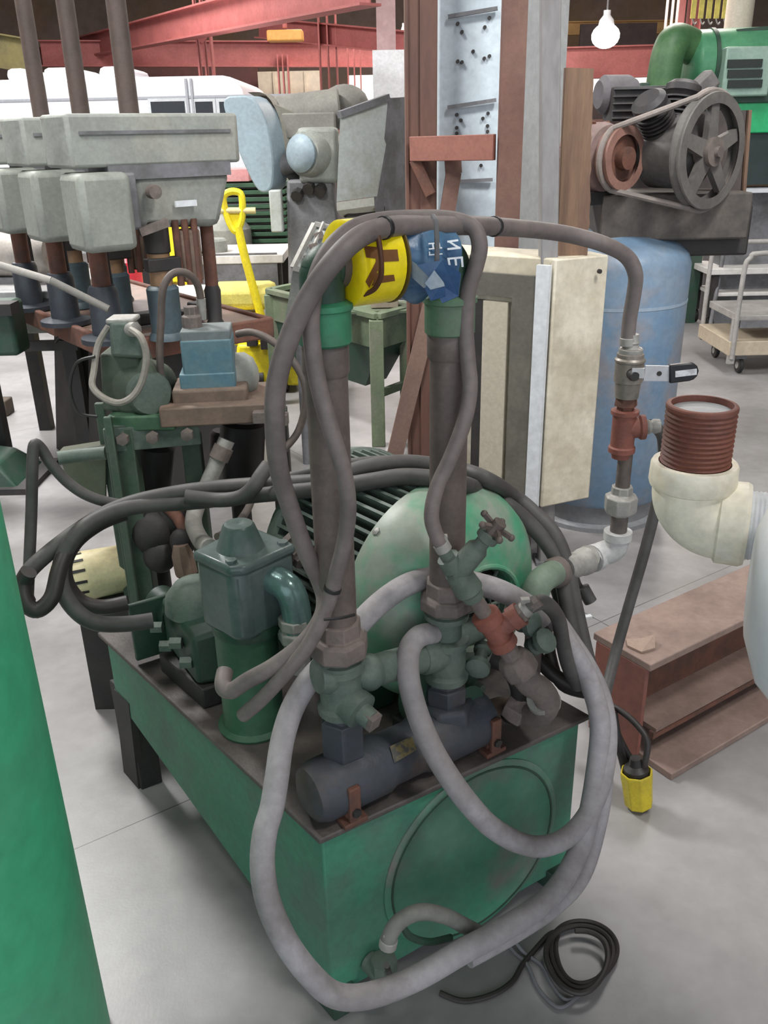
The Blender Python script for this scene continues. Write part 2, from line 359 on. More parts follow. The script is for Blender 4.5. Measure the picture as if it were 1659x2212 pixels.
# ------------------------------------------------------------------ pedestal grinder
def make_grinder():
    Y = 6.15; k_ = 6.15/4.7
    A = lambda x, y, dy=0: at(x, y, Y+dy*k_)
    base = A(665, 700)
    t = thing('pedestal_grinder', 'grey pedestal grinder with long oval belt guard and hinged hood', 'grinder', (base.x, Y, 0))
    # oval belt guard, its own outline with real thickness
    n = [(505, 207), (545, 212), (575, 262), (588, 330), (590, 380), (583, 408), (568, 416), (550, 402), (520, 340), (492, 262), (482, 226), (488, 211)]
    pts = spline([A(x, y) for x, y in n], 3, True)
    MB().prism(pts, (0.07851, 0.2094, 0)).build('belt_guard', GREYB, t, .01)
    MB().prism([p+V((0.06543, 0.1832, 0.02617)) for p in pts[0:14]] + [A(600, 420)+V((0.1309, 0.2617, 0)), A(640, 330)+V((0.1309, 0.2617, 0)), A(600, 250)+V((0.1309, 0.2617, 0))], (0.02617, 0.2094, 0)).build('guard_flange', mat('guard_tan', (150, 146, 136), (130, 128, 118), .7, 6, .6), t)
    c = A(662, 332); axd = V((-.55, -.8, .05)).normalized()
    hb = MB().lathe(c, axd, [(0.1309, -0.3926), (0.1505, -0.1309), (0.1505, 0), (0.1309, 0.03926)], 28).build('motor_housing', GREYM, t)
    MB().lathe(c+axd*.039, axd, [(0.1112, 0), (0.1178, 0.02617), (0.09814, 0.0458), (0.06543, 0.06543), (0, 0.07197)], 24).build('hub_cap', GREYB, hb)
    MB().box(A(690, 335, .1), (0.2617, 0.314, 0.3402)).build('spindle_head', GREYM, t, .03)
    MB().cyl(A(600, 360, .12), A(700, 330, .12), .065).build('spindle', GREYD, t)
    # upper drive mass behind
    mb = MB().cyl(A(600, 252, .35), A(735, 235, .35), .13).ball(A(745, 225, .5), .13, sc=(1.3, 1, 1)); mb.box(A(665, 272, .3), (0.3926, 0.3926, 0.157))
    mb.build('drive_motor', mat('dull_grey', (124, 122, 116), (140, 138, 130), .7, 7, .7), t, .01)
    # hood: two slanted plates
    h = [(735, 300), (742, 240), (835, 213), (836, 230), (832, 300), (806, 430), (728, 438)]
    MB().prism([A(735, 248, -.1), A(838, 210, .1), A(830, 300, .05), A(808, 425, -.05), A(727, 436, -.12)], (0.01963, 0.03926, 0)).build('hood_panel', HOOD, t)
    MB().prism([A(838, 212, .1), A(900, 208, .35), A(900, 455, .35), A(812, 470, .0), A(808, 425, -.05), A(830, 300, .05)], (0, 0.05234, 0)).build('hood_side', GREYD, t)
    MB().bar(A(733, 248, -.1), A(838, 210, .1), .04, .04).build('hood_lip', GREYD, t)
    MB().prism([A(727, 437, -.12), A(808, 426, -.05), A(816, 452, .15), A(740, 458, .1)], (0, 0, -0.05234)).build('hood_tray', mat('tray_pale', (196, 196, 186), None, bump=.1), t)
    # pedestal column and the pale door at its left
    mb = MB(); b = [(612, 400), (722, 400), (735, 470), (745, 700)]
    x0, x1 = A(616, 500).x, A(735, 500).x
    mb.hexa([(x0-.03, Y, 0), (x1+.08, Y, 0), (x1+.08, Y+.5, 0), (x0-.03, Y+.5, 0), (x0+.03, Y, 1.33), (x1-.04, Y, 1.33), (x1-.04, Y+.45, 1.33), (x0+.03, Y+.45, 1.33)])
    mb.build('pedestal', GREYD, t, .02)
    a, b2 = A(582, 410), A(614, 500); MB().box(((a.x+b2.x)/2, Y-.01, (a.z+b2.z)/2), (b2.x-a.x, .1, a.z-b2.z)).build('switch_box', HOOD, t, .01)
    MB().cyl(A(745, 455, 0), A(825, 450, .1), .045).build('work_rest', DARKM, t)
    for (x, y) in ((640, 425), (665, 410), (690, 415)): MB().cyl(A(x, y, -.03), A(x+6, y-10, .02), .04, n=8).build('clamp_knob', DARKM, t)
    # tilted electrical plate leaning on the pedestal
    p = thing('terminal_plate', 'dusty grey slotted plate with latches propped before the grinder pedestal', 'plate', (at(660, 600, 4.25).x, 4.25, 0))
    q = [at(680, 483, 4.3), at(722, 492, 4.3), at(680, 590, 4.2), at(633, 578, 4.2)]
    MB().prism(q, (.01, .04, .0)).build('back_plate', HOOD, p)
    for i, j in ((0, 1), (1, 2), (2, 3), (3, 0)): MB().bar(q[i]+V((0, -.01, 0)), q[j]+V((0, -.01, 0)), .025, .02).build('edge_strip', GALV, p)
    for s in (.25, .5, .75):
        m1 = q[0]*(1-s)+q[3]*s; m2 = q[1]*(1-s)+q[2]*s
        MB().bar(m1*.7+m2*.3+V((0, -.03, 0)), m1*.3+m2*.7+V((0, -.03, .02)), .035, .03).build('latch', IRON, p)
    MB().bar((q[0]+q[1])/2+V((0, -.04, .02)), (q[2]+q[3])/2+V((0, -.04, 0)), .012, .012).build('slide_rod', GALV, p)
    MB().prism([q[3]+V((0, .02, 0)), q[2]+V((0, .02, 0)), at(672, 700, 4.3), at(615, 700, 4.3)], (0, .03, 0)).build('apron', GREYM, p)
    lo = (at(615, 700, 4.3)+at(672, 700, 4.3))/2; MB().cyl((lo.x, lo.y+.05, 0), (lo.x, lo.y+.03, lo.z+.1), .02).build('support_rod', GREYD, p)
make_grinder()

# ------------------------------------------------------------------ gang of drill presses
AX = V((.79, .61, 0)); RW = V((-.61, .79, 0)); STEP = RW*.49
def make_drills():
    o = at(145, 365, 3.3)               # near bottom corner of the first belt cover
    bz = o.z; X = lambda a, r, z: V((o.x, o.y, z)) + AX*a + RW*r
    axz = (AX, RW, Z)
    tb = thing('drill_table', 'long rimmed brown drill table under the three drill presses', 'table', X(.4, .4, 0))
    tz = .85; c = gz(585, 690, tz); ca = (c-V((o.x, o.y, tz))).dot(AX); cr = (c-V((o.x, o.y, tz))).dot(RW)
    MB().box(X(ca-.36, cr+.8, tz-.03), (.72, 1.6, .05), axz).build('table_top', mat('table_brown', (150, 124, 110), (126, 106, 94), .8, 6, .45), tb, .01)
    rim = MB()
    for aa, rr, dx, dy in ((ca-.36, cr, .74, .03), (ca, cr+.8, .03, 1.6), (ca-.72, cr+.8, .03, 1.6)): rim.box(X(aa, rr, tz-.035), (dx, dy, .09), axz)
    rim.build('rim', RUSTD, tb, .008)
    for k in range(3):
        MB().hexa([X(ca-.60, cr+.1+k*.5, 0), X(ca-.12, cr+.1+k*.5, 0), X(ca-.12, cr+.45+k*.5, 0), X(ca-.60, cr+.45+k*.5, 0), X(ca-.5, cr+.14+k*.5, tz-.06), X(ca-.2, cr+.14+k*.5, tz-.06), X(ca-.2, cr+.4+k*.5, tz-.06), X(ca-.5, cr+.4+k*.5, tz-.06)]).build('leg', DARKM, tb)
    for k, (a_, r_) in enumerate(((ca-.28, cr+.2), (ca-.45, cr+.28), (ca-.15, cr+.35))):
        MB().box(X(a_, r_, tz+.03), (.12, .09, .05), axz).build('work_clamp', DARKM, tb, .01)
    global TABLE; TABLE = tb
    t = thing('drill_press', 'nearest drill press head, with the pale grey motor box nearest the camera', 'drill press', X(.35, .15, tz), 'row of drill presses')
    h = .178; Wd = .26
    oc = [X(.0, .05, bz), X(.02, .0, bz), X(.69, 0, bz), X(.71, .03, bz), X(.71, Wd-.03, bz), X(.68, Wd, bz), X(.05, Wd, bz), X(0, Wd-.05, bz)]
    MB().prism(oc, (0, 0, h)).build('belt_cover', GREYM, t, .012)
    MB().box(X(.36, -.004, bz+.115), (.6, .006, .012), axz).build('cover_seam', GREYD, t)
    MB().box(X(.4, .1, bz-.02), (.5, .2, .05), axz).build('head_collar', GREYD, t)
    hd = MB().hexa([X(.26, .03, bz-.22), X(.60, .03, bz-.24), X(.58, .2, bz-.24), X(.26, .22, bz-.22), X(.24, .01, bz-.03), X(.66, .01, bz-.03), X(.66, .24, bz-.03), X(.24, .24, bz-.03)])
    hd.build('head_casting', GREYM, t, .03)
    MB().box(X(.44, -.002, bz-.14), (.09, .01, .022), axz).build('nameplate', WHITE, t)
    mb = MB().box(X(.10, .02, bz-.15), (.2, .2, .27), axz); mb.build('motor_box', mat('motor_pale', (148, 152, 144), (132, 136, 130), .7, 7, .55), t, .025)
    MB().box(X(.215, .05, bz-.12), (.05, .16, .2), axz).build('bracket', GREYD, t, .01)
    MB().cyl(X(.3, -.01, bz-.09), X(.3, -.05, bz-.09), .025).build('adjuster_knob', IRON, t)
    MB().cyl(X(.3, .1, bz+h), X(.3, .1, bz+h+1.6), .036, .033).build('upper_column', mat('rod_brown', (88, 74, 68), (74, 64, 60), .7, 8, .6), t)
    MB().cyl(X(.13, .18, tz+.18), X(.13, .18, bz-.25), .036).build('lower_column', RUSTD, t)
    MB().lathe(X(.13, .18, tz), Z, [(.11, 0), (.11, .02), (.062, .03), (.058, .20), (.05, .22)], 20).build('column_sleeve', mat('sleeve_blue', (56, 62, 70), (46, 50, 56), .7, 9, .5), t)
    MB().lathe(X(.33, .06, tz), Z, [(.075, 0), (.07, .02), (.062, .03), (.064, .20), (.055, .21), (.04, .215), (.04, .42)], 20).build('work_column', mat('sleeve_teal', (74, 92, 100), (64, 74, 78), .7, 9, .5), t)
    MB().cyl(X(.33, .06, tz+.2), X(.33, .06, bz-.2), .044).build('quill', mat('quill_brown', (150, 118, 88), (120, 92, 70), .7, 10, .5), t)
    q = MB().cyl(X(.33, .06, bz-.32), X(.33, .06, bz-.2), .05); q.box(X(.33, .03, bz-.36), (.14, .05, .05), axz); q.build('quill_clamp', DARKM, t, .005)
    MB().bar(X(.23, -.02, bz-.23), X(.34, -.04, bz-.2), .03, .03).build('feed_lever', IRON, t)
    for a_ in (.4, .44, .48): MB().cyl(X(a_, .03, bz-.45), X(a_, .03, bz-.2), .014, n=10).build('drill_bit', RUSTD, t)
    MB().box(X(.46, .06, bz-.34), (.09, .07, .2), axz).build('multi_head', BROWND, t, .01)
    MB().cyl(X(.57, .1, tz+.02), X(.57, .1, bz-.22), .027).build('spindle', RUSTD, t)
    MB().lathe(X(.57, .1, tz), Z, [(.05, 0), (.03, .04), (.035, .16), (.02, .2)], 16).build('spindle_chuck', DARKM, t)
    MB().tube([X(.22, .2, bz-.12), X(.2, .26, bz-.3), X(.17, .2, bz-.6), X(.1, .3, tz-.1)], .008, 6).build('power_cord', BLACK, t)
    dup(t, STEP, 'middle drill press head, second in the row behind the nearest one', 'row of drill presses')
    dup(t, STEP*2, 'farthest drill press head, cut by the left edge of the photo', 'row of drill presses')
make_drills()

# ------------------------------------------------------------------ yellow pallet jack, stack of trays, benches
def make_jack():
    Y = 5.85; A = lambda x, y, dy=0: at(x, y, Y+dy)
    t = thing('pallet_jack', 'yellow pallet jack with looped handle standing behind the drill table', 'pallet jack', gz(580, 840, 0))
    top = A(503, 440); lo = A(566, 690)
    MB().tube([A(514, 490), A(530, 560), lo], .028, 10, 3).build('handle_pole', YEL, t)
    lp = MB(); outer = [A(x, y) for x, y in ((482, 430), (492, 416), (510, 414), (522, 424), (523, 470), (514, 495), (505, 498), (492, 472))]
    lp.tube(outer, .022, 8, 3, True); lp.prism([A(484, 455), A(522, 455), A(523, 475), A(514, 500), (A(504, 500)), A(490, 476)], (0, .05, 0))
    lp.build('handle_loop', YEL, t)
    MB().cyl(A(468, 455), A(552, 455), .02, n=10).build('hand_grip', mat('grip_pale', (222, 206, 150), None), t)
    MB().box(A(526, 638, .15), (.44, .3, .16)).build('hydraulic_housing', YELD, t, .05)
    MB().hexa([A(x, y, d) for x, y, d in ((505, 830, -.1), (652, 835, -.1), (652, 812, .12), (520, 810, .12), (512, 745, -.1), (650, 748, -.1), (650, 722, .12), (518, 722, .12))]).build('frame', YEL, t, .02)
    for x in (480, 575): MB().box((A(x, 760).x-.25, Y+.3, .09), (.14, .45, .06)).build('fork', YEL, t, .01)
    for x, y in ((545, 735), (575, 742), (600, 730)): MB().box(A(x, y, -.12), (.07, .06, .07)).build('bracket', DARKM, t, .005)
    MB().box(A(530, 708, .05), (.22, .2, .2)).build('pump_block', YEL, t, .02)
    for x in (565, 615): MB().lathe((A(x, 820).x, Y-.05, .08), (1, 0, 0), [(.08, -.03), (.08, .03)]).build('wheel', BLACK, t)
make_jack()
t = thing('yellow_bin', 'yellow open steel frame seen between the drill press spindles', 'bin', (at(380, 560, 6.7).x, 6.7, 0))
fr = MB()
a, b = at(340, 470, 6.7), at(415, 580, 6.7)
fr.box((b.x-.06, 6.7, (a.z+b.z)/2), (.14, .3, a.z-b.z)); fr.box(((a.x+b.x)/2, 6.7, b.z-.02), (b.x-a.x, .3, .12)); fr.build('frame', YEL, t, .01)
for x in (a.x+.03, b.x-.03): MB().box((x, 6.7, b.z/2-.03), (.06, .3, b.z-.04)).build('leg', YEL, t)
a = at(278, 585, 6.0); t = thing('gas_can', 'small red can standing behind the blue drill sleeves', 'can', (a.x, 6.0, a.z-.13))
MB().lathe((a.x, 6, a.z-.16), Z, [(.085, 0), (.085, .22), (.06, .25), (.03, .27), (.03, .3)]).build('can_body', mat('can_red', (206, 52, 66), (180, 44, 54), .5, 4, .4), t)
MB().cyl((a.x, 6, a.z+.14), (a.x, 6, a.z+.17), .035).build('cap', BLACK, t)
CANTOP = a.z-.16
def bench(name, label, p0, p1, Y, dep, m, zt, legs=True, cat='bench'):
    a, b = at(*p0, Y), at(*p1, Y); t = thing(name, label, cat, ((a.x+b.x)/2, Y, 0))
    MB().box(((a.x+b.x)/2, Y+dep/2, zt-.03), (abs(b.x-a.x), dep, .06)).build('table_top', m, t, .006)
    for x in (a.x+.05, b.x-.05):
        for y in (Y+.05, Y+dep-.05): MB().box((x, y, (zt-.06)/2), (.06, .06, zt-.06)).build('leg', DARKM, t)
    return t
WT = mat('white_top', (226, 222, 218), (206, 202, 196), .6, 3, .5, bump=.05)
zz = at(400, 560, 5.9).z
bench('work_bench', 'long pale bench top behind the drill presses carrying the red can', (170, 560), (415, 560), 5.9, .5, WT, CANTOP, cat='bench')
za = at(510, 552, 6.9).z
bt = bench('work_table', 'white-topped steel table behind the yellow pallet jack handle', (428, 560), (612, 560), 6.5, .7, WT, at(510, 552, 6.5).z, cat='table')
a, b = at(430, 590, 6.5), at(600, 590, 6.5); MB().box(((a.x+b.x)/2, 6.52, a.z-.02), (b.x-a.x, .03, .3)).build('side_panel', GREYD, bt)
a = at(462, 540, 6.7); tag(MB().lathe((a.x, 6.75, at(510, 552, 6.5).z), Z, [(.09, 0), (.095, .02), (.095, .08), (.08, .095)], 24).build('round_weight', GREYM), 'round grey disc lying on the white-topped table', 'disc')
a = at(480, 490, 7.0); t = thing('grey_dome', 'grey domed casting behind the round disc', 'casting', (a.x, 7.35, 0))
MB().lathe((a.x-.05, 7.5, 0), Z, [(.2, 0), (.2, a.z-.06), (.15, a.z+.0), (.06, a.z+.05), (0, a.z+.06)]).build('casting', GREYM, t)
TRAY = mat('tray_green', (58, 92, 68), (44, 66, 50), .7, 6, .6)
p0, p1 = at(480, 560, 7.6), at(600, 392, 7.6)
nt_ = 11; zb = p0.z; zt_ = p1.z; cx = (p0.x+p1.x)/2; cr_ = thing('tray_stand', 'dark stand carrying the stack of green trays', 'stand', (cx, 7.9, 0))
MB().box((cx, 7.9, zb-.02), (.62, .6, .04)).build('stand_top', DARKM, cr_)
for sx in (-.26, .26): MB().box((cx+sx, 7.9, (zb-.04)/2), (.06, .5, zb-.04)).build('leg', DARKM, cr_)
hh = (zt_-zb)/nt_
base = None
for k in range(nt_):
    z0 = zb + k*hh
    if base is None:
        base = thing('steel_tray', 'dark green steel tray in the tall stack behind the yellow handle', 'tray', (cx, 7.9, z0), 'stack of green trays')
        MB().box((cx, 7.9, z0+hh*.12), (.58, .56, hh*.2)).build('tray_bottom', DARKM, base)
        r = MB()
        for sx, sy, dx, dy in ((0, -.29, .62, .03), (0, .29, .62, .03), (-.3, 0, .03, .58), (.3, 0, .03, .58)): r.box((cx+sx, 7.9+sy, z0+hh*.55), (dx, dy, hh*.6))
        r.build('tray_rim', TRAY, base, .004)
    else: dup(base, (0, 0, hh*k), 'dark green steel tray in the tall stack behind the yellow handle', 'stack of green trays')
a, b = at(462, 372, 7.9), at(545, 372, 7.9)
tag(MB().box(((a.x+b.x)/2, 7.9, zt_+.05), (b.x-a.x, .5, .09)).build('pink_box', mat('pink_pack', (214, 150, 150), (230, 180, 180), .6, 5, .6)), 'flat pink pack lying on top of the green tray stack', 'pack')

# left background
a = at(45, 552, 4.6); t = thing('spare_motor', 'grey round electric motor lying on the left bench', 'motor', (a.x, 4.6, a.z-.1))
MB().lathe((a.x-.22, 4.7, a.z), (1, -.15, 0), [(.06, -.05), (.1, 0), (.115, .05), (.115, .3), (.09, .36)], 24).build('motor_body', mat('motor_tan', (176, 168, 160), (150, 144, 138), .7, 7, .5), t)
MB().box((a.x-.05, 4.68, a.z-.125), (.24, .16, .03)).build('foot', GREYD, t)
MB().cyl((a.x+.14, 4.64, a.z), (a.x+.22, 4.63, a.z), .02).build('shaft', GALV, t)
MOTZ = a.z-.14
b0, b1 = at(-90, 640, 4.4), at(158, 640, 4.4)
t = thing('layout_bench', 'grey steel bench at the left edge carrying the spare motor', 'bench', ((b0.x+b1.x)/2, 4.6, 0))
MB().box(((b0.x+b1.x)/2, 4.75, MOTZ-.02), (b1.x-b0.x, .8, .04)).build('table_top', mat('bench_grey', (170, 170, 170), (140, 138, 136), .7, 4, .4), t, .006)
for k in range(3): MB().box(((b0.x+b1.x)/2, 4.36, MOTZ-.09-.09*k), (b1.x-b0.x, .03, .05)).build('front_rail', GREYM if k % 2 else DARKM, t)
for x in (b0.x+.06, b1.x-.06): 
    for y in (4.42, 5.05): MB().box((x, y, (MOTZ-.04)/2), (.07, .07, MOTZ-.04)).build('leg', DARKM, t)
t = TABLE
pa, pb, pc_ = at(-60, 555, 3.3), at(110, 606, 3.3), at(235, 668, 3.3); MB().cyl(pa, pb, .014).build('side_rail', mat('rail_pale', (158, 154, 148), None), t)
MB().cyl(pb, pc_, .014).build('side_rail', mat('rail_grey', (120, 118, 112), None), t)
def dark_machine(name, label, px0, py0, px1, py1, Y, m):
    a, b = at(px0, py0, Y), at(px1, py1, Y); t = thing(name, label, 'machine', ((a.x+b.x)/2, Y, 0))
    MB().box(((a.x+b.x)/2-.3, Y+.08, (a.z+max(b.z, 0))/2), (b.x-a.x+.6, .16, a.z-max(b.z, 0))).build('body', m, t, .02)
    return t, a, b
t, a, b = dark_machine('machine_cabinet', 'dark green box base cut by left edge below the grey bench', -30, 655, 42, 770, 3.9, DKGREEN)
MB().box((b.x-.02, 3.88, a.z-.02), (.1, .1, .05)).build('lip', DARKM, t); MB().box((b.x-.75, 3.98, b.z/2), (.3, .14, b.z)).build('foot', DARKM, t)
a = gz(48, 1065, 0); t = thing('machine_pedestal', 'dark green flared machine foot on the floor at left edge', 'pedestal', a)
MB().hexa([a+V(p) for p in ((-.5, 0, 0), (0, 0, 0), (0, .4, 0), (-.5, .4, 0), (-.5, .05, .2), (-.12, .05, .14), (-.12, .3, .14), (-.5, .3, .2))]).build('foot_casting', DKGREEN, t, .015)
MB().box(a+V((-.2, .2, .015)), (.5, .45, .03)).build('base_plate', DARKM, t)
a = gz(14, 900, 0); t = tag(MB().box(a+V((-.1, .06, .05)), (.22, .12, .1)).build('timber_block', mat('timber_dark', (84, 72, 60), (60, 54, 48), .7, 6, .7), None, .008), 'short dark timber block on the floor at left edge', 'block')

# ------------------------------------------------------------------ green hopper table
def make_hopper():
    zt = .72; n = gz(815, 683, zt); l = gz(580, 628, zt); r = gz(882, 665, zt); f = l + r - n
    t = thing('hopper_table', 'weathered green steel trough table on square legs behind left riser pipe', 'table', (n.x, n.y, 0))
    G = mat('hopper_green', (116, 128, 102), (92, 108, 86), .8, 8, .65, c3=(140, 138, 120), s3=4, a3=.6)
    q = [n, l, f, r]; u = (l-n).normalized(); v = (r-n).normalized()
    rim = MB()
    for i in range(4): rim.bar(q[i], q[(i+1) % 4], .05, .03)
    rim.build('rim', G, t, .003)
    bd = MB()
    for i in range(4):
        a, b = q[i], q[(i+1) % 4]; bd.bar(a-Z*.09, b-Z*.09, .012, .17)
    bd.build('tub_wall', G, t)
    lo = [p*.7+(n+f)/2*.3 - Z*.42 for p in q]; hi = [p - Z*.17 for p in q]
    h = MB()
    for i in range(4): h.add([hi[i], hi[(i+1) % 4], lo[(i+1) % 4], lo[i]], [(0, 1, 2, 3)])
    h.add(lo, [(0, 1, 2, 3)]); h.build('hopper_bottom', DKGREEN, t)
    for p in q:
        c = p*.97 + (n+f)/2*.03; MB().box((c.x, c.y, (zt-.02)/2), (.075, .075, zt-.02)).build('leg', G, t, .004)
    MB().bar(V((n.x, n.y, .3)), V((r.x, r.y, .3)), .03, .04).build('stretcher', G, t)
    c = (n*.6+r*.4)*.85 + (n+f)/2*.15
    MB().box((c.x-.03, c.y+.1, zt-.0), (.5, .3, .012)).build('shelf', G, t)
    b = tag(MB().box((c.x+.02, c.y+.08, zt+.095), (.15, .13, .17)).build('carton', mat('carton', (186, 172, 156), (170, 154, 140), .6, 5, .8), None, .004), 'small pale carton standing in the green hopper table', 'carton')
make_hopper()

# ------------------------------------------------------------------ brown steel frame, white column, cabinet, posts
def make_frame():
    b1 = gz(912, 990, 0); b2 = gz(1078, 1040, 0)
    t = thing('steel_gantry', 'tall red-brown steel frame of two posts, crossbar and slanting brace', 'frame', b1)
    H = 3.2
    wd = .15
    m = MB().box((b1.x, b1.y+.01, H/2), (wd*.95, .02, H)); m.box((b1.x-wd*.45, b1.y+.06, H/2), (.012, .16, H)); m.box((b1.x+wd*.42, b1.y+.06, H/2), (.012, .14, H)); m.box((b1.x+wd*.2, b1.y-.005, H/2), (wd*.5, .03, H))
    m.build('column', WOODB, t)
    MB().box((b2.x, b2.y+.04, H/2), (.098, .08, H)).build('post', PINK, t)
    c0, c1 = at(888, 322, b1.y-.05), at(1068, 318, b2.y+.05); MB().bar(c0, c1, .03, .105).build('crossbar', mat('cross_red', (146, 96, 84), (130, 86, 76), .7, 6, .65), t, .003)
    k = MB().bar(at(975, 302, b1.y-.09), at(980, 375, b1.y-.09), .03, .075, (1, 0, 0)); k.bar(at(980, 372, b1.y-.09), at(962, 485, b1.y-.09), .03, .07, (1, 0, 0)); k.build('knee_board', PINK, t)
    MB().bar(at(895, 345, b1.y-.06), at(930, 420, b1.y-.06), .02, .05, (1, 0, 0)).build('gusset', RUSTD, t)
    p0 = gz(850, 995, 0); p1 = at(940, 620, b1.y-.02)
    MB().bar(p0, p1, .03, .085, (1, 0, 0)).build('brace', mat('brace_tan', (136, 110, 98), (120, 96, 86), .7, 6, .7), t)
make_frame()
def make_whitecol():
    Y = 4.6; a0 = at(945, 500, Y); a1 = at(1098, 500, Y)
    t = thing('machine_column', 'tall white steel column dotted with bolt holes and slots', 'column', ((a0.x+a1.x)/2, Y, 0))
    x0, x1 = a0.x, a1.x; xr = at(1204, 400, 5.0).x; H = 3.0
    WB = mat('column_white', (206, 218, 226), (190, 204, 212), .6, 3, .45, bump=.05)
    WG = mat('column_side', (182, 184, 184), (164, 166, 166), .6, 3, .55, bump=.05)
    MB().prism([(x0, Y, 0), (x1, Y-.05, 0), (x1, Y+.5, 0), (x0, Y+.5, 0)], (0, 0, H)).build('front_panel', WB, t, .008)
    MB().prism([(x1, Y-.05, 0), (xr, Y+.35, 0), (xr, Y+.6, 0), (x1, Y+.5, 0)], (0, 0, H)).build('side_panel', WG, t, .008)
    for (x, y), (x2, y2) in (((968, 36), (1075, 18)), ((967, 232), (1072, 216)), ((990, 392), (1064, 388))):
        MB().bar(at(x, y, Y-.035), at(x2, y2, Y-.07), .02, .016).build('slot', GREYD, t)
    for x, y in ((988, 52), (997, 70), (1056, 40), (1046, 60), (1021, 112), (988, 133), (997, 135), (1045, 127), (1056, 122), (986, 248), (995, 260), (1042, 256), (1053, 245), (986, 276), (986, 288), (1052, 272), (1052, 284), (1038, 357), (985, 355)):
        p = at(x, y, Y-.02); MB().cyl((p.x, Y-.05, p.z), (p.x, Y+.02, p.z), .008, n=8).build('bolt_hole', DARKM, t)
make_whitecol()
def make_cabinet():
    # near right-bottom corner on the floor, wide face runs to the left
    zb_ = .27; c = gz(1165, 1094, zb_); c.z = 0; zt = at(1165, 560, c.y).z
    t = thing('electrical_cabinet', 'dirty cream electrical cabinet with open grey frame, behind the grey post', 'cabinet', c)
    r = gz(1268, 1073, zb_); r.z = 0; u = (r-c).normalized(); W = (r-c).length
    l = c + V((-.33, .24, 0)); bk = V((-.22, .34, 0))
    MB().prism([c+V((0, .016, 0))+Z*zb_, r+V((-.004, .016, 0))+Z*zb_, r+V((-.03, .1, 0))+Z*zb_, c+V((-.05, .3, 0))+Z*zb_, l+V((-.02, .3, 0))+Z*zb_, l+Z*zb_], (0, 0, zt-zb_)).build('cabinet_body', CABC, t, .006)
    nrm = V((u.y, -u.x, 0))
    MB().box(c+u*(W/2+.0)+nrm*.0+Z*((zt+zb_)/2), (W, .03, zt-zb_), (u, nrm, Z)).build('door', CABC, t, .006)
    MB().cyl(c+u*(W-.05)+nrm*.03+Z*(zt-.05), c+u*(W-.05)+nrm*.04+Z*(zt-.05), .008, n=8).build('door_screw', DARKM, t)
    d = (l-c); L = d.length; d.normalize(); n2 = V((d.y, -d.x, 0)); n2 = n2 if n2.y < 0 else -n2
    def strip(s0, s1, z0, z1, m, nm, off=.012): MB().box(c+d*((s0+s1)/2)+n2*off+Z*((z0+z1)/2), (s1-s0, .02, z1-z0), (d, n2, Z)).build(nm, m, t)
    strip(.0, .05, zb_, zt-.02, WHITE, 'frame_edge', .016); strip(.05, .14, zb_, zt-.06, mat('frame_grey', (112, 108, 98), (92, 90, 84), .7, 6, .6), 'frame_post')
    strip(.14, .42, zt-.14, zt-.06, mat('frame_grey', (112, 108, 98)), 'frame_header'); strip(.16, .26, zb_, zt-.16, mat('strip_tan', (190, 182, 164), None), 'inner_strip', .008)
    strip(.26, .30, zb_, zt-.16, DARKM, 'inner_gap', .006)
    for p in (c+V((-.05, .06, 0)), c+V((-.10, .26, 0)), l+V((.05, .08, 0))): MB().box((p.x, p.y, zb_/2), (.06, .06, zb_)).build('foot', DARKM, t)
    tag(MB().tube([at(1048, 905, 3.4), at(1075, 912, 3.38), at(1100, 905, 3.36), at(1128, 893, 3.4), at(1135, 884, 3.4), at(1140, 890, 3.42)], .003, 5).build('tie_wire', GALV), 'thin loose wire twisted across the brown post by the cabinet', 'wire')
    return c, u, zt
CABp, CABu, CABz = make_cabinet()
p = gz(1182, 1222, 0)
t = thing('steel_post', 'tall square grey steel post standing before the cream cabinet', 'post', p)
MB().bar((p.x, p.y+.04, 0), at(1190, -120, p.y+.04), .062, .06).build('post_tube', GREYP, t, .006); MB().box((p.x, p.y+.04, .008), (.09, .09, .016)).build('base_plate', GREYD, t); MB().cyl((p.x+.01, p.y+.005, .9), (p.x+.01, p.y+.011, .9), .006, n=8).build('bolt', DARKM, t)
YP = CABp.y + .075
poly = [at(1222, 146, YP)]
for k in range(24):
    f_ = k/23; poly.append(at(1283 - 12*f_ + random.uniform(-2, 2)*(1 if k > 6 else .3), 148 + 385*f_, YP))
poly += [V((poly[-1].x, YP, CABz)), V((at(1205, 535, YP).x, YP, CABz))]
tag(MB().prism(poly, (0, .03, 0)).build('rusty_plate', PLANK), 'tall rough-edged rusty steel plate standing upright on the cream cabinet', 'plate')

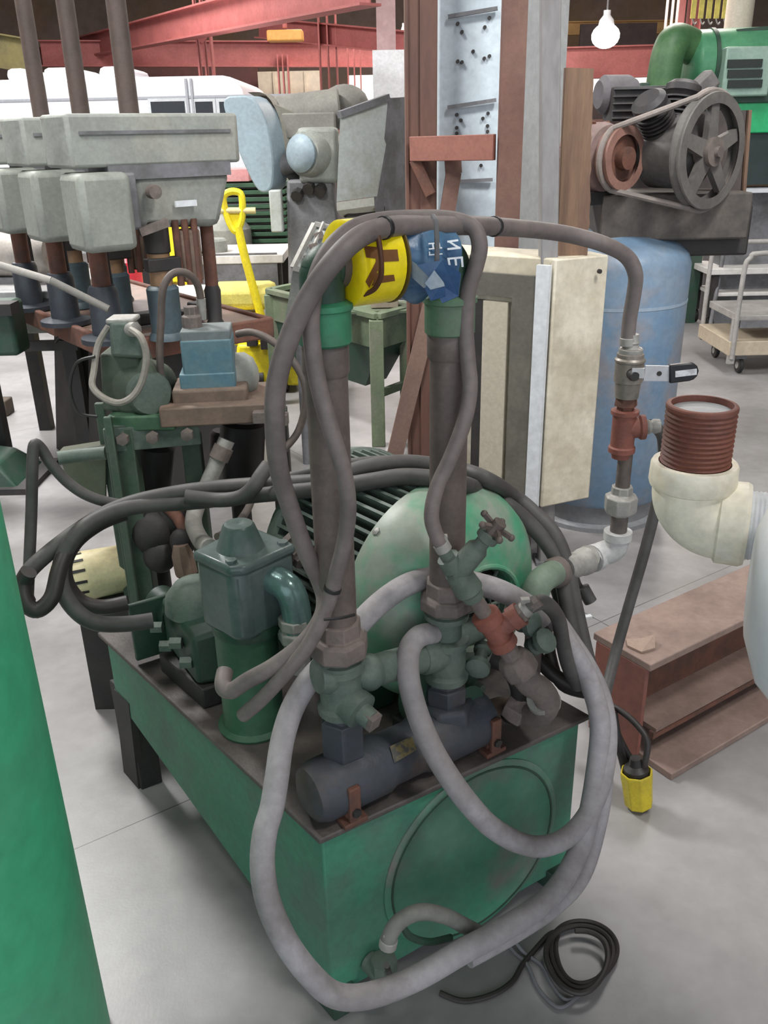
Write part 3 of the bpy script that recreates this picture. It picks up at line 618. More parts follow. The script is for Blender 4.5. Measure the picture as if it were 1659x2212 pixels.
# ------------------------------------------------------------------ air compressor on the blue tank
def make_compressor():
    cx, cy, R = .965, 3.68, .305
    t = thing('air_compressor', 'big blue vertical tank air compressor with belt-driven flywheel on top', 'compressor', (cx, cy, 0))
    zs = 1.10
    prof = [(R-.01, .12), (R, .14), (R, zs)] + [(R*math.cos(q), zs + .14*math.sin(q)) for q in (.3, .6, .9, 1.2, 1.45)] + [(0.001, zs+.14)]
    MB().lathe((cx, cy, 0), Z, prof, 40).build('tank', BLUET, t, ang=60)
    MB().lathe((cx, cy, 0), Z, [(R-.02, 0), (R-.02, .02), (R-.045, .03), (R-.03, .14)], 40).build('tank_skirt', mat('skirt_grey', (150, 152, 156), (130, 130, 132), .7, 5, .6), t)
    MB().lathe((cx, cy, .95), Z, [(R+.0015, 0), (R+.0015, .012)], 40).build('weld_seam', mat('seam_blue', (150, 166, 182), None), t)
    # deck under the pump
    Yd = 3.60
    A = lambda x, y, d=0: at(x, y, Yd+d)
    deck = MB(); a, b = A(1285, 480), A(1600, 480)
    deck.box(((a.x+b.x)/2, Yd+.12, a.z+.02), (b.x-a.x, .42, .17)); deck.build('deck_box', mat('deck_dark', (96, 88, 82), (66, 62, 58), .8, 7, .6), t, .008)
    a, b = A(1430, 445), A(1610, 550); MB().box(((a.x+b.x)/2, Yd+.16, (a.z+b.z)/2), (b.x-a.x, .36, a.z-b.z)).build('control_box', DARKM, t, .01)
    for x in (1330, 1400): MB().box((A(x, 500).x, Yd+.1, zs+.13), (.04, .1, .14)).build('deck_bracket', DARKM, t)
    # flywheel: normal turned right of the camera
    n = V((.60, -.80, 0)).normalized(); e = V((-n.y, n.x, 0))
    fc = at(1541, 328, 3.40); Rw = .20
    fw = MB()
    fw.lathe(fc, n, [(Rw*.80, -.045), (Rw*.985, -.045), (Rw, -.035), (Rw*.96, -.02), (Rw, -.005), (Rw*.985, .0), (Rw*.80, .0)], 48, cap=False)
    w_ = fw.build('flywheel', mat('cast_grey', (106, 102, 98), (88, 85, 82), .8, 8, .6), t)
    hub = MB().lathe(fc, n, [(.05, -.05), (.05, .012), (.02, .016), (.018, .03)], 20); hub.build('hub', IRON, w_)
    for k in range(5):
        q = 2*math.pi*k/5 + .35; d = e*math.cos(q) + Z*math.sin(q); g = e*-math.sin(q)+Z*math.cos(q)
        p0 = fc + d*.04 - n*.02; p1 = fc + d*(Rw*.82) - n*.02
        MB().hexa([p0-g*.03-n*.012, p0+g*.03-n*.012, p1+g*.022-n*.012, p1-g*.022-n*.012, p0-g*.03+n*.012, p0+g*.03+n*.012, p1+g*.022+n*.012, p1-g*.022+n*.012]).build('spoke', mat('cast_grey', (106, 102, 98)), w_)
    # small motor pulley, motor
    pc = at(1352, 342, 3.44); Rp = .112
    pu = MB().lathe(pc, n, [(Rp*.7, -.05), (Rp, -.05), (Rp*.93, -.03), (Rp, -.012), (Rp, .0), (Rp*.72, .0)], 36, cap=False).build('motor_pulley', mat('pulley_rust', (146, 108, 96), (120, 90, 80), .7, 8, .6), t)
    MB().lathe(pc, n, [(.04, -.06), (.04, .015), (.0, .018)], 18).build('hub', RUSTD, pu)
    MB().lathe(pc-n*.02, n, [(Rp*.72, -.012), (Rp*.72, .0)], 30).build('web', RUSTD, pu)
    mc = pc - n*.08
    m_ = MB().lathe(mc, -n, [(.03, -.04), (.06, -.02), (.115, 0), (.125, .03), (.125, .13), (.1, .17), (.05, .18)], 30).build('motor', mat('motor_brown', (134, 112, 108), (104, 88, 84), .8, 6, .6), t)
    for k in range(20):
        q = 2*math.pi*k/20; d = e*math.cos(q)+Z*math.sin(q); MB().bar(mc - n*.04 + d*.127, mc - n*.13 + d*.127, .006, .014, d).build('cooling_fin', RUSTD, m_)
    MB().box(mc - n*.08 - Z*.14, (.18, .14, .05), (e, n, Z)).build('motor_base', DARKM, t, .006)
    # belt
    bo = -.028
    def tang(sgn):
        dv = fc - pc; a = math.atan2(dv.dot(Z), dv.dot(e)); L = math.hypot(dv.dot(e), dv.dot(Z)); o = math.asin((Rw-Rp)/L)
        an = a + sgn*(math.pi/2 + o); d = e*math.cos(an)+Z*math.sin(an); return an, d
    au, du = tang(1); al, dl = tang(-1)
    loop = []
    for k in range(13):
        q = au + (al + 2*math.pi - au)*0 - (au - al)*0; 
    arcw = [au + (al - au)*k/24 for k in range(25)]            # over the far side of the flywheel
    arcp = [al + (au - 2*math.pi - al)*k/12 for k in range(13)]
    loop = [fc + n*bo + (e*math.cos(q)+Z*math.sin(q))*(Rw+.003) for q in arcw] + [pc + n*bo + (e*math.cos(q)+Z*math.sin(q))*(Rp+.003) for q in arcp]
    MB().tube(loop, .011, 8, 1, True).build('drive_belt', mat('belt_grey', (142, 132, 126), (110, 104, 100), .7, 8, .7), t)
    # pump: crankcase, finned cylinders, heads
    pcn = fc - n*.14
    MB().lathe(pcn+n*.06, -n, [(.05, -.02), (.13, 0), (.13, .16), (.08, .2)], 24).build('crankcase', mat('pump_grey', (104, 100, 98), (74, 72, 70), .8, 7, .6), t)
    for sg, off in ((-1, .0), (1, .0)):
        ax = (Z*.75 - e*.66*1).normalized() if sg < 0 else (Z*.97+e*.22).normalized()
        c = pcn - n*.05 + ax*.10
        pr = []
        for k in range(6): pr += [(.05, k*.016), (.068, k*.016+.002), (.068, k*.016+.008), (.05, k*.016+.010)]
        MB().lathe(c, ax, pr + [(.06, .105), (.064, .108), (.064, .13), (.045, .145)], 24).build('finned_cylinder', mat('pump_black', (48, 46, 48), (66, 62, 60), .7, 9, .55), t)
    ax = A(1330, 215, .05); b = A(1500, 175, .1)
    MB().tube([A(1480, 200, .1), A(1440, 205, .1), A(1420, 240, .1)], .02, 8).build('transfer_pipe', mat('pump_black', (48, 46, 48)), t)
    MB().lathe(A(1292, 205, .15), (1, .2, .0), [(.05, 0), (.07, .02), (.07, .12), (.055, .15)], 20).build('air_filter', mat('filter_grey', (104, 100, 104), (84, 80, 82), .7, 7, .7), t)
    bk = MB().box(A(1370, 225, .12), (.20, .16, .12))
    for k in range(5): bk.box(A(1370, 225, .12)+V((0, -.085, -.05+k*.025)), (.21, .02, .008))
    bk.build('pump_head', mat('pump_black', (48, 46, 48)), t, .004)
    MB().bar(A(1465, 235, .1), A(1540, 165, .12), .07, .07).build('intake_elbow', mat('pump_grey', (104, 100, 98)), t, .012)
    # guard back plate with brown edge
    g0, g1 = at(1612, 238, 3.72), at(1592, 520, 3.72)
    v0 = V((-.34, .25, 0))
    MB().prism([g0, g1, g1+v0*1.2, g0+v0], (.01, .012, 0)).build('belt_guard', mat('guard_dark', (92, 84, 82), (72, 66, 64), .7, 5, .6), t)
    MB().bar(g0+V((.01, 0, 0)), g1+V((.01, 0, 0)), .035, .012, (1, 0, 0)).build('guard_edge', PLANK, t)
    MB().cyl(V((cx-R*.62, cy-R*.82, .24)), V((cx-R*.62, cy-R*.82, .24))+V((-.02, -.03, 0)), .02, n=12).build('drain_plug', DARKM, t)
make_compressor()

# ------------------------------------------------------------------ green machine at upper right
def make_greenmachine():
    Y = 7.4; A = lambda x, y, d=0: at(x, y, Y+d)
    c = A(1640, 130)
    t = thing('green_machine', 'large bright green machine with horizontal barrel and louvred box', 'machine', (c.x, Y+.4, 0))
    GL = mat('machine_green', (90, 150, 112), (70, 130, 96), .7, 3, .35, bump=.03)
    a, b = A(1492, 138, .3), A(1900, 120, .3)
    MB().lathe(a, b-a, [(.13, -.04), (.2, -.02), (.238, .02), (.238, (b-a).length)], 32).build('barrel', GL, t)
    MB().lathe(a+V((.12, 0, .0)), b-a, [(.25, 0), (.25, .03)], 32).build('barrel_band', DKGREEN, t)
    MB().bar(A(1590, 70, .2), A(1760, 52, .2), .05, .04).build('top_rail', DKGREEN, t)
    MB().tube([A(1430, 190, .1), A(1440, 130, .1), A(1452, 95, .12), A(1470, 90, .2), A(1510, 110, .3)], .125, 20, 5).build('duct_elbow', mat('duct_green', (80, 118, 76), (60, 98, 64), .8, 5, .5, bump=.15), t)
    bp = A(1612, 155, .0); bx = MB().box(bp+V((0, .12, 0)), (.36, .3, .34)).build('louvre_box', mat('louvre_frame', (150, 176, 162), (130, 158, 144), .6, 4, .4), t, .012)
    for k in range(3):
        p = A(1609, 137+k*22, -.04); MB().box(p, (.26, .02, .055)).build('louvre_slot', mat('slot_dark', (40, 48, 46), None, bump=0), bx)
    MB().box(A(1500, 185, .3)+V((.6, 0, -.06)), (2.2, .5, .16)).build('bed', DKGREEN, t, .01)
    e0, e1 = A(1592, 212, .1), A(1592, 288, .1); MB().box((e0.x+.5, e0.y+.1, (e0.z+e1.z)/2), (1.0, .25, e0.z-e1.z)).build('green_panel', mat('panel_bright', (44, 186, 118), (40, 160, 100), .6, 3, .4, bump=.03), t, .01)
    d0, d1 = A(1600, 288, .1), A(1600, 400, .1); MB().box((d0.x+.5, d0.y+.14, (d0.z+d1.z)/2), (1.0, .25, d0.z-d1.z)).build('dark_base', mat('base_teal', (44, 58, 56), (36, 46, 46), .7, 4, .5), t)
    d2 = A(1600, 412, .05); MB().box((d0.x+.5, d2.y+.1, d2.z), (1.1, .3, .03)).build('white_ledge', WHITE, t)
    MB().box((d0.x+.5, d0.y+.3, (d2.z-.02)/2), (1.0, .4, d2.z-.02)).build('pedestal', GREYD, t)
    MB().box((a.x+.15, a.y+.15, (a.z-.15)/2), (.3, .2, a.z-.15)).build('leg', DKGREEN, t)
make_greenmachine()
# yellow cranes/hangers upper right
t = thing('hanging_rack', 'row of yellow straps and hooks hanging from red beam at top right', 'rack', at(1540, 30, 10))
a, b = at(1495, -30, 10), at(1598, -30, 10); MB().bar(a, b, .06, .06).build('rail', REDS, t)
for k in range(6):
    p = a + (b-a)*((k+.5)/6); q = at(1500+k*18, 40, 10)
    MB().bar(V((p.x, 10, p.z)), V((p.x, 10, q.z)), .05, .012, (0, 1, 0)).build('strap', YELD, t)
    MB().tube([V((p.x, 10, q.z)), V((p.x+.01, 10, q.z-.03)), V((p.x+.03, 10, q.z-.05)), V((p.x+.045, 10, q.z-.03))], .008, 6, 4).build('hook', GALV, t)
MB().cyl((a.x+.03, 10, a.z), (a.x+.03, 10, 5.2), .012, n=6).build('hanger_rod', GREYD, t); MB().cyl((b.x-.03, 10, b.z), (b.x-.03, 10, 5.2), .012, n=6).build('hanger_rod', GREYD, t)
for k, (x, lab) in enumerate(((1437, 'thin pale vertical pipe, left one beside the red roof column'), (1449, 'thin pale vertical pipe, middle one beside the red roof column'), (1460, 'thin pale vertical pipe, nearest the red roof column'))):
    p = at(x, 60, 12.6); q = at(x, -40, 12.6); tag(MB().cyl((p.x, 12.6, 0), (p.x, 12.6, 5.2), .018, n=8).build('conduit', mat('conduit_pale', (220, 206, 200), None, bump=0)), lab, 'pipe', 'pipes beside the red column')

# ------------------------------------------------------------------ carts at right
def make_carts():
    Y = 4.9; A = lambda x, y, d=0: at(x, y, Y+d)
    GC = mat('cart_grey', (168, 164, 160), (146, 142, 138), .7, 5, .6)
    f = gz(1566, 812, 0); Y = f.y; x0 = f.x
    t = thing('shop_cart', 'grey steel shop cart with bent tube handle and wooden lower deck', 'cart', (x0+.5, Y+.3, 0))
    zh = A(1600, 548).z
    MB().tube([V((x0+.03, Y, .12)), V((x0+.03, Y, zh-.14)), V((x0+.06, Y, zh-.03)), V((x0+.16, Y, zh)), V((x0+.9, Y, zh))], .017, 10, 5).build('handle', GC, t)
    MB().box((x0+.03, Y+.02, .24), (.05, .03, .32)).build('upright', GC, t, .004)
    MB().tube([V((x0+.03, Y+.62, .12)), V((x0+.03, Y+.62, zh-.14)), V((x0+.06, Y+.62, zh-.03)), V((x0+.16, Y+.62, zh)), V((x0+.9, Y+.62, zh))], .017, 10, 5).build('handle', GC, t)
    zs = A(1640, 690).z; MB().box((x0+.5, Y+.31, zs), (.9, .58, .05)).build('shelf', GC, t, .006)
    MB().box((x0+.5, Y-.005, zs-.03), (.9, .02, .05)).build('shelf_lip', GREYD, t)
    zd = .19; MB().box((x0+.5, Y+.31, zd), (1.0, .62, .10)).build('deck', mat('deck_wood', (192, 178, 156), (170, 156, 136), .7, 3, .7), t, .006)
    for cx in (.12, .92):
        for cy in (.08, .54):
            c = MB().box((x0+cx, Y+cy, .125), (.07, .06, .04)).build('caster', GREYD, t)
            MB().lathe((x0+cx-.014, Y+cy, .056), (1, 0, 0), [(.05, 0), (.056, .006), (.056, .024), (.05, .03)], 20).build('wheel', BLACK, c)
            MB().lathe((x0+cx-.017, Y+cy, .056), (1, 0, 0), [(.025, 0), (.025, .036)], 14).build('wheel_hub', GALV, c)
    # white-topped cart behind it
    g = gz(1522, 716, 0); Y2 = g.y
    zt = at(1580, 575, Y2+.3).z
    t2 = thing('flat_cart', 'white-topped cart behind the grey shop cart, on dark casters', 'cart', (g.x+.6, Y2+.4, 0))
    MB().box((g.x+.62, Y2+.24, zt), (1.3, .5, .05)).build('cart_top', WT, t2, .006)
    for dx, dy in ((.05, .05), (1.15, .05), (.05, .43), (1.15, .43)):
        MB().box((g.x+dx, Y2+dy, (zt+.1)/2), (.05, .05, zt-.13)).build('leg', DARKM if dx < .1 else GREYD, t2)
        MB().lathe((g.x+dx-.02, Y2+dy, .055), (1, 0, 0), [(.055, 0), (.055, .04)], 18).build('caster', BLACK, t2)
    MB().box((g.x+.6, Y2+.24, .3), (1.1, .42, .03)).build('shelf', WT, t2, .006)
    MB().cyl(at(1534, 705, Y2-.05), at(1568, 518, Y2+.15), .018, n=10).build('push_bar', GREYD, t2)
make_carts()

# ------------------------------------------------------------------ steel I-beam lying on the floor
def make_beam():
    zt = .315
    a = gz(1282, 1366, zt); b = gz(1406, 1437, zt); c = gz(1500, 1250, zt)
    v = (b-a); W = v.length; v.normalize(); u = V((-v.y, v.x, 0)); u = u if u.x > 0 else -u
    L = 1.9
    t = thing('steel_beam', 'short heavy rust-brown steel I-beam lying on the floor at right', 'beam', (a+b)/2 - Z*zt + u*L/2)
    BR = mat('beam_top', (148, 126, 116), (124, 104, 96), .8, 5, .65, bump=.12)
    f = MB().prism([a, b, b+u*L, a+u*L], (0, 0, -.022)).build('top_flange', BR, t, .003)
    m0 = (a+b)/2
    MB().prism([m0+u*.015-v*.008-Z*.022, m0+u*.015+v*.008-Z*.022, m0+u*L+v*.008-Z*.022, m0+u*L-v*.008-Z*.022], (0, 0, -(zt-.05))).build('web', RUSTD, t)
    MB().prism([a-Z*(zt-.022)+u*.01, b-Z*(zt-.022)+u*.01+v*.1, b-Z*(zt-.022)+u*L+v*.1, a-Z*(zt-.022)+u*L], (0, 0, -.022)).build('bottom_flange', BR, t, .003)
    MB().prism([b+v*.02-Z*(zt-.1)+u*.02, b+v*.005-Z*(zt-.1)+u*.02, b+v*.005-Z*(zt-.1)+u*L, b+v*.02-Z*(zt-.1)+u*L], (0, 0, -.02)).build('side_rail', RUSTD, t)
    MB().prism([m0-v*.02+u*.03-Z*(zt-.11), b+v*.02+u*.03-Z*(zt-.11), b+v*.02+u*L-Z*(zt-.11), m0-v*.02+u*L-Z*(zt-.11)], (0, 0, -.015)).build('middle_plate', BR, t)
    MB().prism([a+v*.012-Z*.022, b-v*.012-Z*.022, b-v*.012-Z*(zt-.0), a+v*.012-Z*(zt-.0)], u*.014).build('end_plate', mat('end_brown', (142, 90, 78), (118, 78, 70), .8, 5, .65), t, .002)
    p = thing('cardboard_scrap', 'small bent scrap of brown card lying on top of the steel beam', 'scrap', gz(1400, 1390, zt))
    q = [gz(1352, 1384, zt+.001), gz(1385, 1388, zt+.001), gz(1412, 1385, zt+.001), gz(1415, 1403, zt+.001), gz(1385, 1412, zt+.001), gz(1355, 1398, zt+.001)]
    q2 = [p_+Z*.006 for p_ in q]; q2[1] += Z*.008; q2[2] += Z*.016
    mb = MB(); mb.add(q+q2, [(0, 1, 2, 3, 4, 5), (11, 10, 9, 8, 7, 6)] + [(i, (i+1) % 6, 6+(i+1) % 6, 6+i) for i in range(6)]); mb.build('card', mat('card_brown', (156, 134, 120), None), p, flat=True)
make_beam()

# ------------------------------------------------------------------ cream pipe elbow, rusty nipple, white flange (near right)
def make_elbow():
    Y = 1.2; c = at(1518, 965, Y)
    t = thing('pipe_elbow', 'big cream-painted pipe elbow with rusty threaded nipple and white flange', 'pipe elbow', V((c.x+.5, Y-.2, 0)))
    k = .0000 + (at(1600, 900, Y).x-at(1500, 900, Y).x)/100     # metres per pixel
    zc = at(1514, 1000, Y).z
    ax = at(1514, 900, Y).x
    r = 75*k
    zt = at(1516, 872, Y).z
    pr = [(r*.8, 0), (r, .0)]; z = 0; H = zt - (zc-.02)
    n_ = 13
    for i in range(n_):
        z0 = .012 + (H-.016)*i/n_; pr += [(r*.95, z0), (r, z0+(H-.016)/n_*.5)]
    pr += [(r, H-.003), (r*.98, H-.001), (r*.93, H), (r*.86, H), (r*.85, H-.012), (r*.85, .02)]
    MB().lathe((ax, Y, zc-.02), Z, pr, 48, cap=False).build('threaded_nipple', NIPPLE, t, ang=25)
    MB().lathe((ax, Y, zc), Z, [(r*.84, 0), (r*.84, H-.029)], 40).build('nipple_plug', INNER, t)
    # elbow body: from up to right-and-towards camera
    d = V((.93, -.36, .0)).normalized()
    R = .048
    path = [V((ax, Y, zc-.005)), V((ax, Y, zc-.035))]
    for q in (.2, .5, .8, 1.1, 1.35, 1.57): path.append(V((ax, Y, zc-.04)) + d*R*(1-math.cos(q)) - Z*R*math.sin(q))
    end = path[-1]; path.append(end + d*.025)
    b_ = MB().tube(path, r*1.13, 36, 4).build('elbow_body', ELBOWC, t)
    MB().lathe((ax, Y, zc-.02), Z, [(r*1.03, .022), (r*1.2, .022), (r*1.24, .018), (r*1.26, -.008), (r*1.22, -.014), (r*1.1, -.018)], 44, cap=False).build('top_collar', ELBOWC, b_, ang=25)
    MB().lathe(end+d*.018, d, [(r*1.1, -.026), (r*1.24, -.022), (r*1.26, .012), (r*1.2, .018), (r*1.02, .018)], 44, cap=False).build('side_collar', ELBOWC, b_, ang=25)
    s = end + d*.03; pr2 = [(r*1.03, 0)]
    for i in range(6): pr2 += [(r*1.0, .004+i*.006), (r*1.03, .007+i*.006)]
    pr2 += [(r*1.03, .2)]
    MB().lathe(s, d, pr2, 40).build('side_pipe', WHITE, t, ang=25)
    wc = at(1714, 1268, .98)
    n = V((.93, -.36, .0)).normalized()
    fl = MB().lathe(wc, n, [(.075, -.05), (.13, -.03), (.155, -.005), (.165, .02), (.165, .06), (.15, .08), (.1, .085)], 48).build('white_flange', mat('gloss_white', (240, 242, 246), None, rough=.3, bump=0, fine=.04), t)
    
    MB().cyl((wc.x+.32, wc.y-.12, 0), (wc.x+.32, wc.y-.12, wc.z+.02), .05).build('support_leg', WHITE, t)
    MB().cyl(wc, V((wc.x+.34, wc.y-.13, wc.z)), .06).build('inlet_pipe', WHITE, t)
    MB().tube([s+d*.16, s+d*.22, V((wc.x+.33, wc.y-.06, wc.z+.03)), V((wc.x+.34, wc.y-.13, wc.z))], .055, 24, 5).build('link_pipe', WHITE, t)
    MB().lathe((wc.x+.32, wc.y-.12, 0), Z, [(.14, 0), (.14, .015)], 24).build('base_plate', GREYD, t)
make_elbow()

# ------------------------------------------------------------------ emerald drum at the near left edge
e = gz(240, 2212, 0)
R_ = .30; dv = V((e.x, e.y, 0)).normalized(); perp = V((-dv.y, dv.x, 0))
cc = V((e.x, e.y, 0)) + perp*R_ + V((0.0, .0, 0))
t = thing('green_drum', 'bright emerald green cylindrical machine guard filling the near left edge', 'drum', cc)
MB().lathe(cc, Z, [(R_, .035), (R_, 1.25), (R_-.03, 1.28)], 64).build('drum_shell', EDGEG, t)
MB().lathe(cc, Z, [(R_-.03, 0), (R_-.02, .035)], 64).build('base_ring', RUSTD, t)

# ------------------------------------------------------------------ yellow plug and black cord on the floor
def make_plug():
    b = gz(1384, 1756, 0)
    t = thing('power_plug', 'yellow industrial power plug with black cord, standing beside the steel beam', 'plug', b)
    ax = V((-.14, .06, 1)).normalized(); b = b + V((0, .02, .008))
    MB().lathe(b, ax, [(.030, 0), (.036, .006), (.038, .05), (.041, .09), (.041, .105), (.037, .108), (.034, .09)], 8).build('plug_body', mat('plug_yellow', (216, 194, 50), (180, 160, 50), .7, 14, .45), t, .003)
    MB().lathe(b+ax*.085, ax, [(.033, 0), (.031, .03), (.018, .04), (.014, .06)], 16).build('cord_grip', BLACK, t)
    c = b+ax*.13
    MB().tube([c, at(1362, 1640, 1.80), at(1335, 1590, 1.82), at(1320, 1540, 1.84), at(1318, 1520, 1.84)], .010, 10).build('cord', HOSEK, t)
    MB().tube([c+V((.01, 0, -.02)), at(1392, 1650, 1.74), at(1398, 1600, 1.76), at(1370, 1560, 1.80), at(1335, 1532, 1.84), at(1318, 1525, 1.86)], .008, 10).build('cord', HOSEK, t)
    MB().tube([at(1325, 1540, 1.83), at(1335, 1600, 1.8), at(1350, 1660, 1.79), at(1352, 1672, 1.78)], .011, 10).build('cord', BLACK, t)
make_plug()

# ------------------------------------------------------------------ hydraulic power unit
TZ = .46
UA, UB, UC = gz(690, 1815, TZ), gz(1275, 1545, TZ), gz(210, 1366, TZ)
UD = UB + UC - UA
EX = (UB-UA); UL = EX.length; EX.normalize()
EY = (UC-UA); VL = EY.length; EY.normalize()
FN = V((EX.y, -EX.x, 0))             # outward normal of the front face
def T(u, v, z=TZ): return V((UA.x, UA.y, 0)) + EX*u + EY*v + Z*z
unit = thing('hydraulic_power_unit', 'green hydraulic power unit with finned motor and two tall capped riser pipes', 'power unit', T(UL/2, VL/2, 0))
zb = at(251, 1507, UC.y).z            # rear bottom of the sloping tank
zf = .035
i_ = .014
body = MB().hexa([T(i_, i_, zf), T(UL-i_, i_, zf), T(UL-i_, VL-i_, zb), T(i_, VL-i_, zb), T(i_, i_, TZ-.012), T(UL-i_, i_, TZ-.012), T(UL-i_, VL-i_, TZ-.012), T(i_, VL-i_, TZ-.012)])
res = body.build('reservoir', TANKG, unit, .004)
MB().hexa([T(0, 0, TZ-.012), T(UL, 0, TZ-.012), T(UL, VL, TZ-.012), T(0, VL, TZ-.012), T(0, 0), T(UL, 0), T(UL, VL), T(0, VL)]).build('top_plate', PLATE, unit, .003)
# round cover on the front face
fc = at(1015, 1835, T(.3, 0).y); 
best = None
ccx = (gz(1020, 1820, .21)-T(0, 0, 0)).dot(EX)
cc = T(UL*.555, i_, .225)
cv = MB().lathe(cc, FN, [(.222, -.006), (.222, .003), (.216, .006), (.203, .006), (.198, .002), (.15, .004), (.10, .009), (.0, .010)], 56, ang if False else 0).build('round_cover', COVER, res, ang=50)
MB().lathe(cc, FN, [(.200, .0), (.204, .0075), (.208, .0075), (.212, .0)], 56, cap=False).build('gasket_ring', DKGREEN, cv)
# feet
for (u, v, zz_) in ((.03, .04, zf+.02), (UL-.05, .04, zf+.02), (.045, VL-.03, zb+.04), (UL-.05, VL-.05, zb+.04)):
    MB().hexa([T(u-.028, v-.05, 0), T(u+.03, v-.05, 0), T(u+.03, v+.05, 0), T(u-.028, v+.05, 0), T(u-.03, v-.05, zz_), T(u+.03, v-.05, zz_), T(u+.03, v+.05, zz_), T(u-.03, v+.05, zz_)]).build('leg', DARKM if v > .3 else DKGREEN, unit, .003)
MB().hexa([T(.012, VL-.07, .0), T(.03, VL-.07, .0), T(.03, VL+.02, .0), T(.012, VL+.02, .0), T(.012, VL-.10, zb+.03), T(.03, VL-.10, zb+.03), T(.03, VL-.014, zb+.03), T(.012, VL-.014, zb+.03)]).build('leg_gusset', DARKM, unit)

# motor
mu, mz, mr = UL*.72, TZ+.260, .232
m0 = T(mu, .23, mz); md = EY
sh = MB().lathe(m0, -md, [(mr, -.05), (mr+.003, -.03), (mr+.002, 0), (mr*.985, .018), (mr*.93, .046), (mr*.82, .070), (mr*.66, .089), (mr*.5, .098), (.094, .102), (.09, .106), (.086, .100), (.084, .07)], 64, cap=False)
shroud = sh.build('fan_shroud', SHROUD, unit, ang=50)
gr = MB().lathe(m0, -md, [(.084, .065), (0.001, .065)], 40, cap=False); gr.build('fan_opening', BLACK, shroud)
gg = MB()
for rr_ in (.03, .052, .072): gg.tube([m0 - md*.094 + (EX*math.cos(q)+Z*math.sin(q))*rr_ for q in [2*math.pi*k/20 for k in range(20)]], .003, 6, 1, True)
for k in range(6):
    q = math.pi*k/3; gg.cyl(m0-md*.094, m0-md*.096+(EX*math.cos(q)+Z*math.sin(q))*.086, .004, n=6)
gg.build('fan_grille', GIRON, shroud)
MB().tube([m0 - md*.102 + (EX*math.cos(q)+Z*math.sin(q))*.094 for q in [2*math.pi*k/32 for k in range(32)]], .006, 8, 1, True).build('opening_rim', SHROUD, shroud)
for q in (.4, 1.3, 2.3, 2.9): 
    d_ = EX*math.cos(q)+Z*math.sin(q); MB().lathe(m0+md*.012+d_*mr, d_, [(.009, -.002), (.009, .006), (.004, .008)], 6).build('shroud_bolt', GALV, shroud)
mb_ = MB().lathe(m0, md, [(mr*.8, .0), (mr*.8, .32), (mr*.6, .34), (mr*.6, .37)], 40)
motor = mb_.build('motor_body', FINM, unit)
for k in range(44):
    q = math.radians(-35 + k*250/43); d_ = EX*math.cos(q)+Z*math.sin(q)
    s0, s1 = m0 + md*.02 + d_*mr*.885, m0 + md*.31 + d_*mr*.885
    MB().bar(s0, s1, .0065, mr*.22, d_).build('cooling_fin', FINM, motor)
MB().lathe(m0+md*.31, md, [(mr*.97, 0), (mr*1.0, .01), (mr*.98, .035), (mr*.7, .06), (.05, .075)], 44).build('end_bell', FINM, motor)
for s in (-1, 1): MB().box(m0+md*.2+EX*s*.15-Z*.225, (.09, .34, .06), (EX, EY, Z)).build('motor_foot', DKGREEN, unit, .006)
if False: MB().tube([m0+md*.35+Z*.30+EX*(-.02), m0+md*.35+Z*.27-EX*.06, m0+md*.35+Z*.22-EX*.10], .012, 10).build('lifting_eye', FINM, motor)

# filter: square head with knob, round bowl, chromed elbow
F = gz(550, 1560, TZ); fz0, fz1, fz2 = TZ, at(545, 1335, F.y).z, at(540, 1190, F.y).z
filt = MB().lathe(F, Z, [(.074, 0), (.076, .006), (.066, .014), (.063, .03), (.063, fz1-TZ-.03), (.066, fz1-TZ-.02), (.066, fz1-TZ)], 36).build('filter_bowl', mat('bowl_green', (62, 104, 78), (54, 88, 68), .7, 6, .5), unit)
hx, hy = V((.74, -.67, 0)), V((.67, .74, 0))
fr_ = V((F.x+.005, F.y, 0))
hd = []
for sx, sy in ((-.055, -.07), (.05, -.07), (.07, -.05), (.07, .075), (-.05, .075), (-.07, .055)): hd.append(fr_ + hx*sx + hy*sy)
MB().prism([p+Z*(fz1-.005) for p in hd], (0, 0, fz2-fz1)).build('filter_head', FILTG, filt, .012)
MB().prism([p*1.0+Z*(fz2-.012) for p in [fr_+(q-fr_)*1.05 for q in hd]], (0, 0, .022)).build('head_lid', FILTG, filt, .008)
MB().lathe(fr_+Z*(fz2+.005), Z, [(.052, 0), (.046, .006), (.031, .05), (.027, .054), (.012, .055), (.0, .052)], 28).build('cap_knob', FILTG, filt)
for s in ((-.05, .03), (.04, -.055), (.055, .06)): MB().lathe(fr_+hx*s[0]+hy*s[1]+Z*(fz2+.008), Z, [(.011, 0), (.011, .008)], 6).build('lid_bolt', FILTG, filt)
MB().lathe(fr_+Z*(fz1-.012), Z, [(.069, -.008), (.071, 0), (.069, .014)], 36).build('clamp_band', DKGREEN, filt)
fe = at(592, 1252, F.y-.03)
pt = [fe+V((-.03, .02, .0)), fe, at(625, 1275, F.y-.05), at(640, 1320, F.y-.05), at(640, 1360, F.y-.05)]
MB().tube(pt, .029, 16, 5).build('elbow_pipe', mat('elbow_teal', (112, 140, 136), (90, 116, 112), .6, 6, .22, metal=.35), filt)
lo = at(640, 1385, F.y-.05)
MB().lathe(lo+Z*.035, -Z, [(.033, -.02), (.033, .0), (.028, .005), (.034, .01), (.034, .03), (.026, .036), (.026, .10)], 8).build('elbow_nut', GALV, filt, .002)
e2 = at(640, 1195, F.y+.02); fm = MB()
for k in range(4): fm.lathe(at(620+k*8, 1165+k*14, F.y+.06), V((.6, -.5, -.3)), [(.018, 0), (.018, .012)], 6)
fm.build('indicator_plug', IRON, filt)
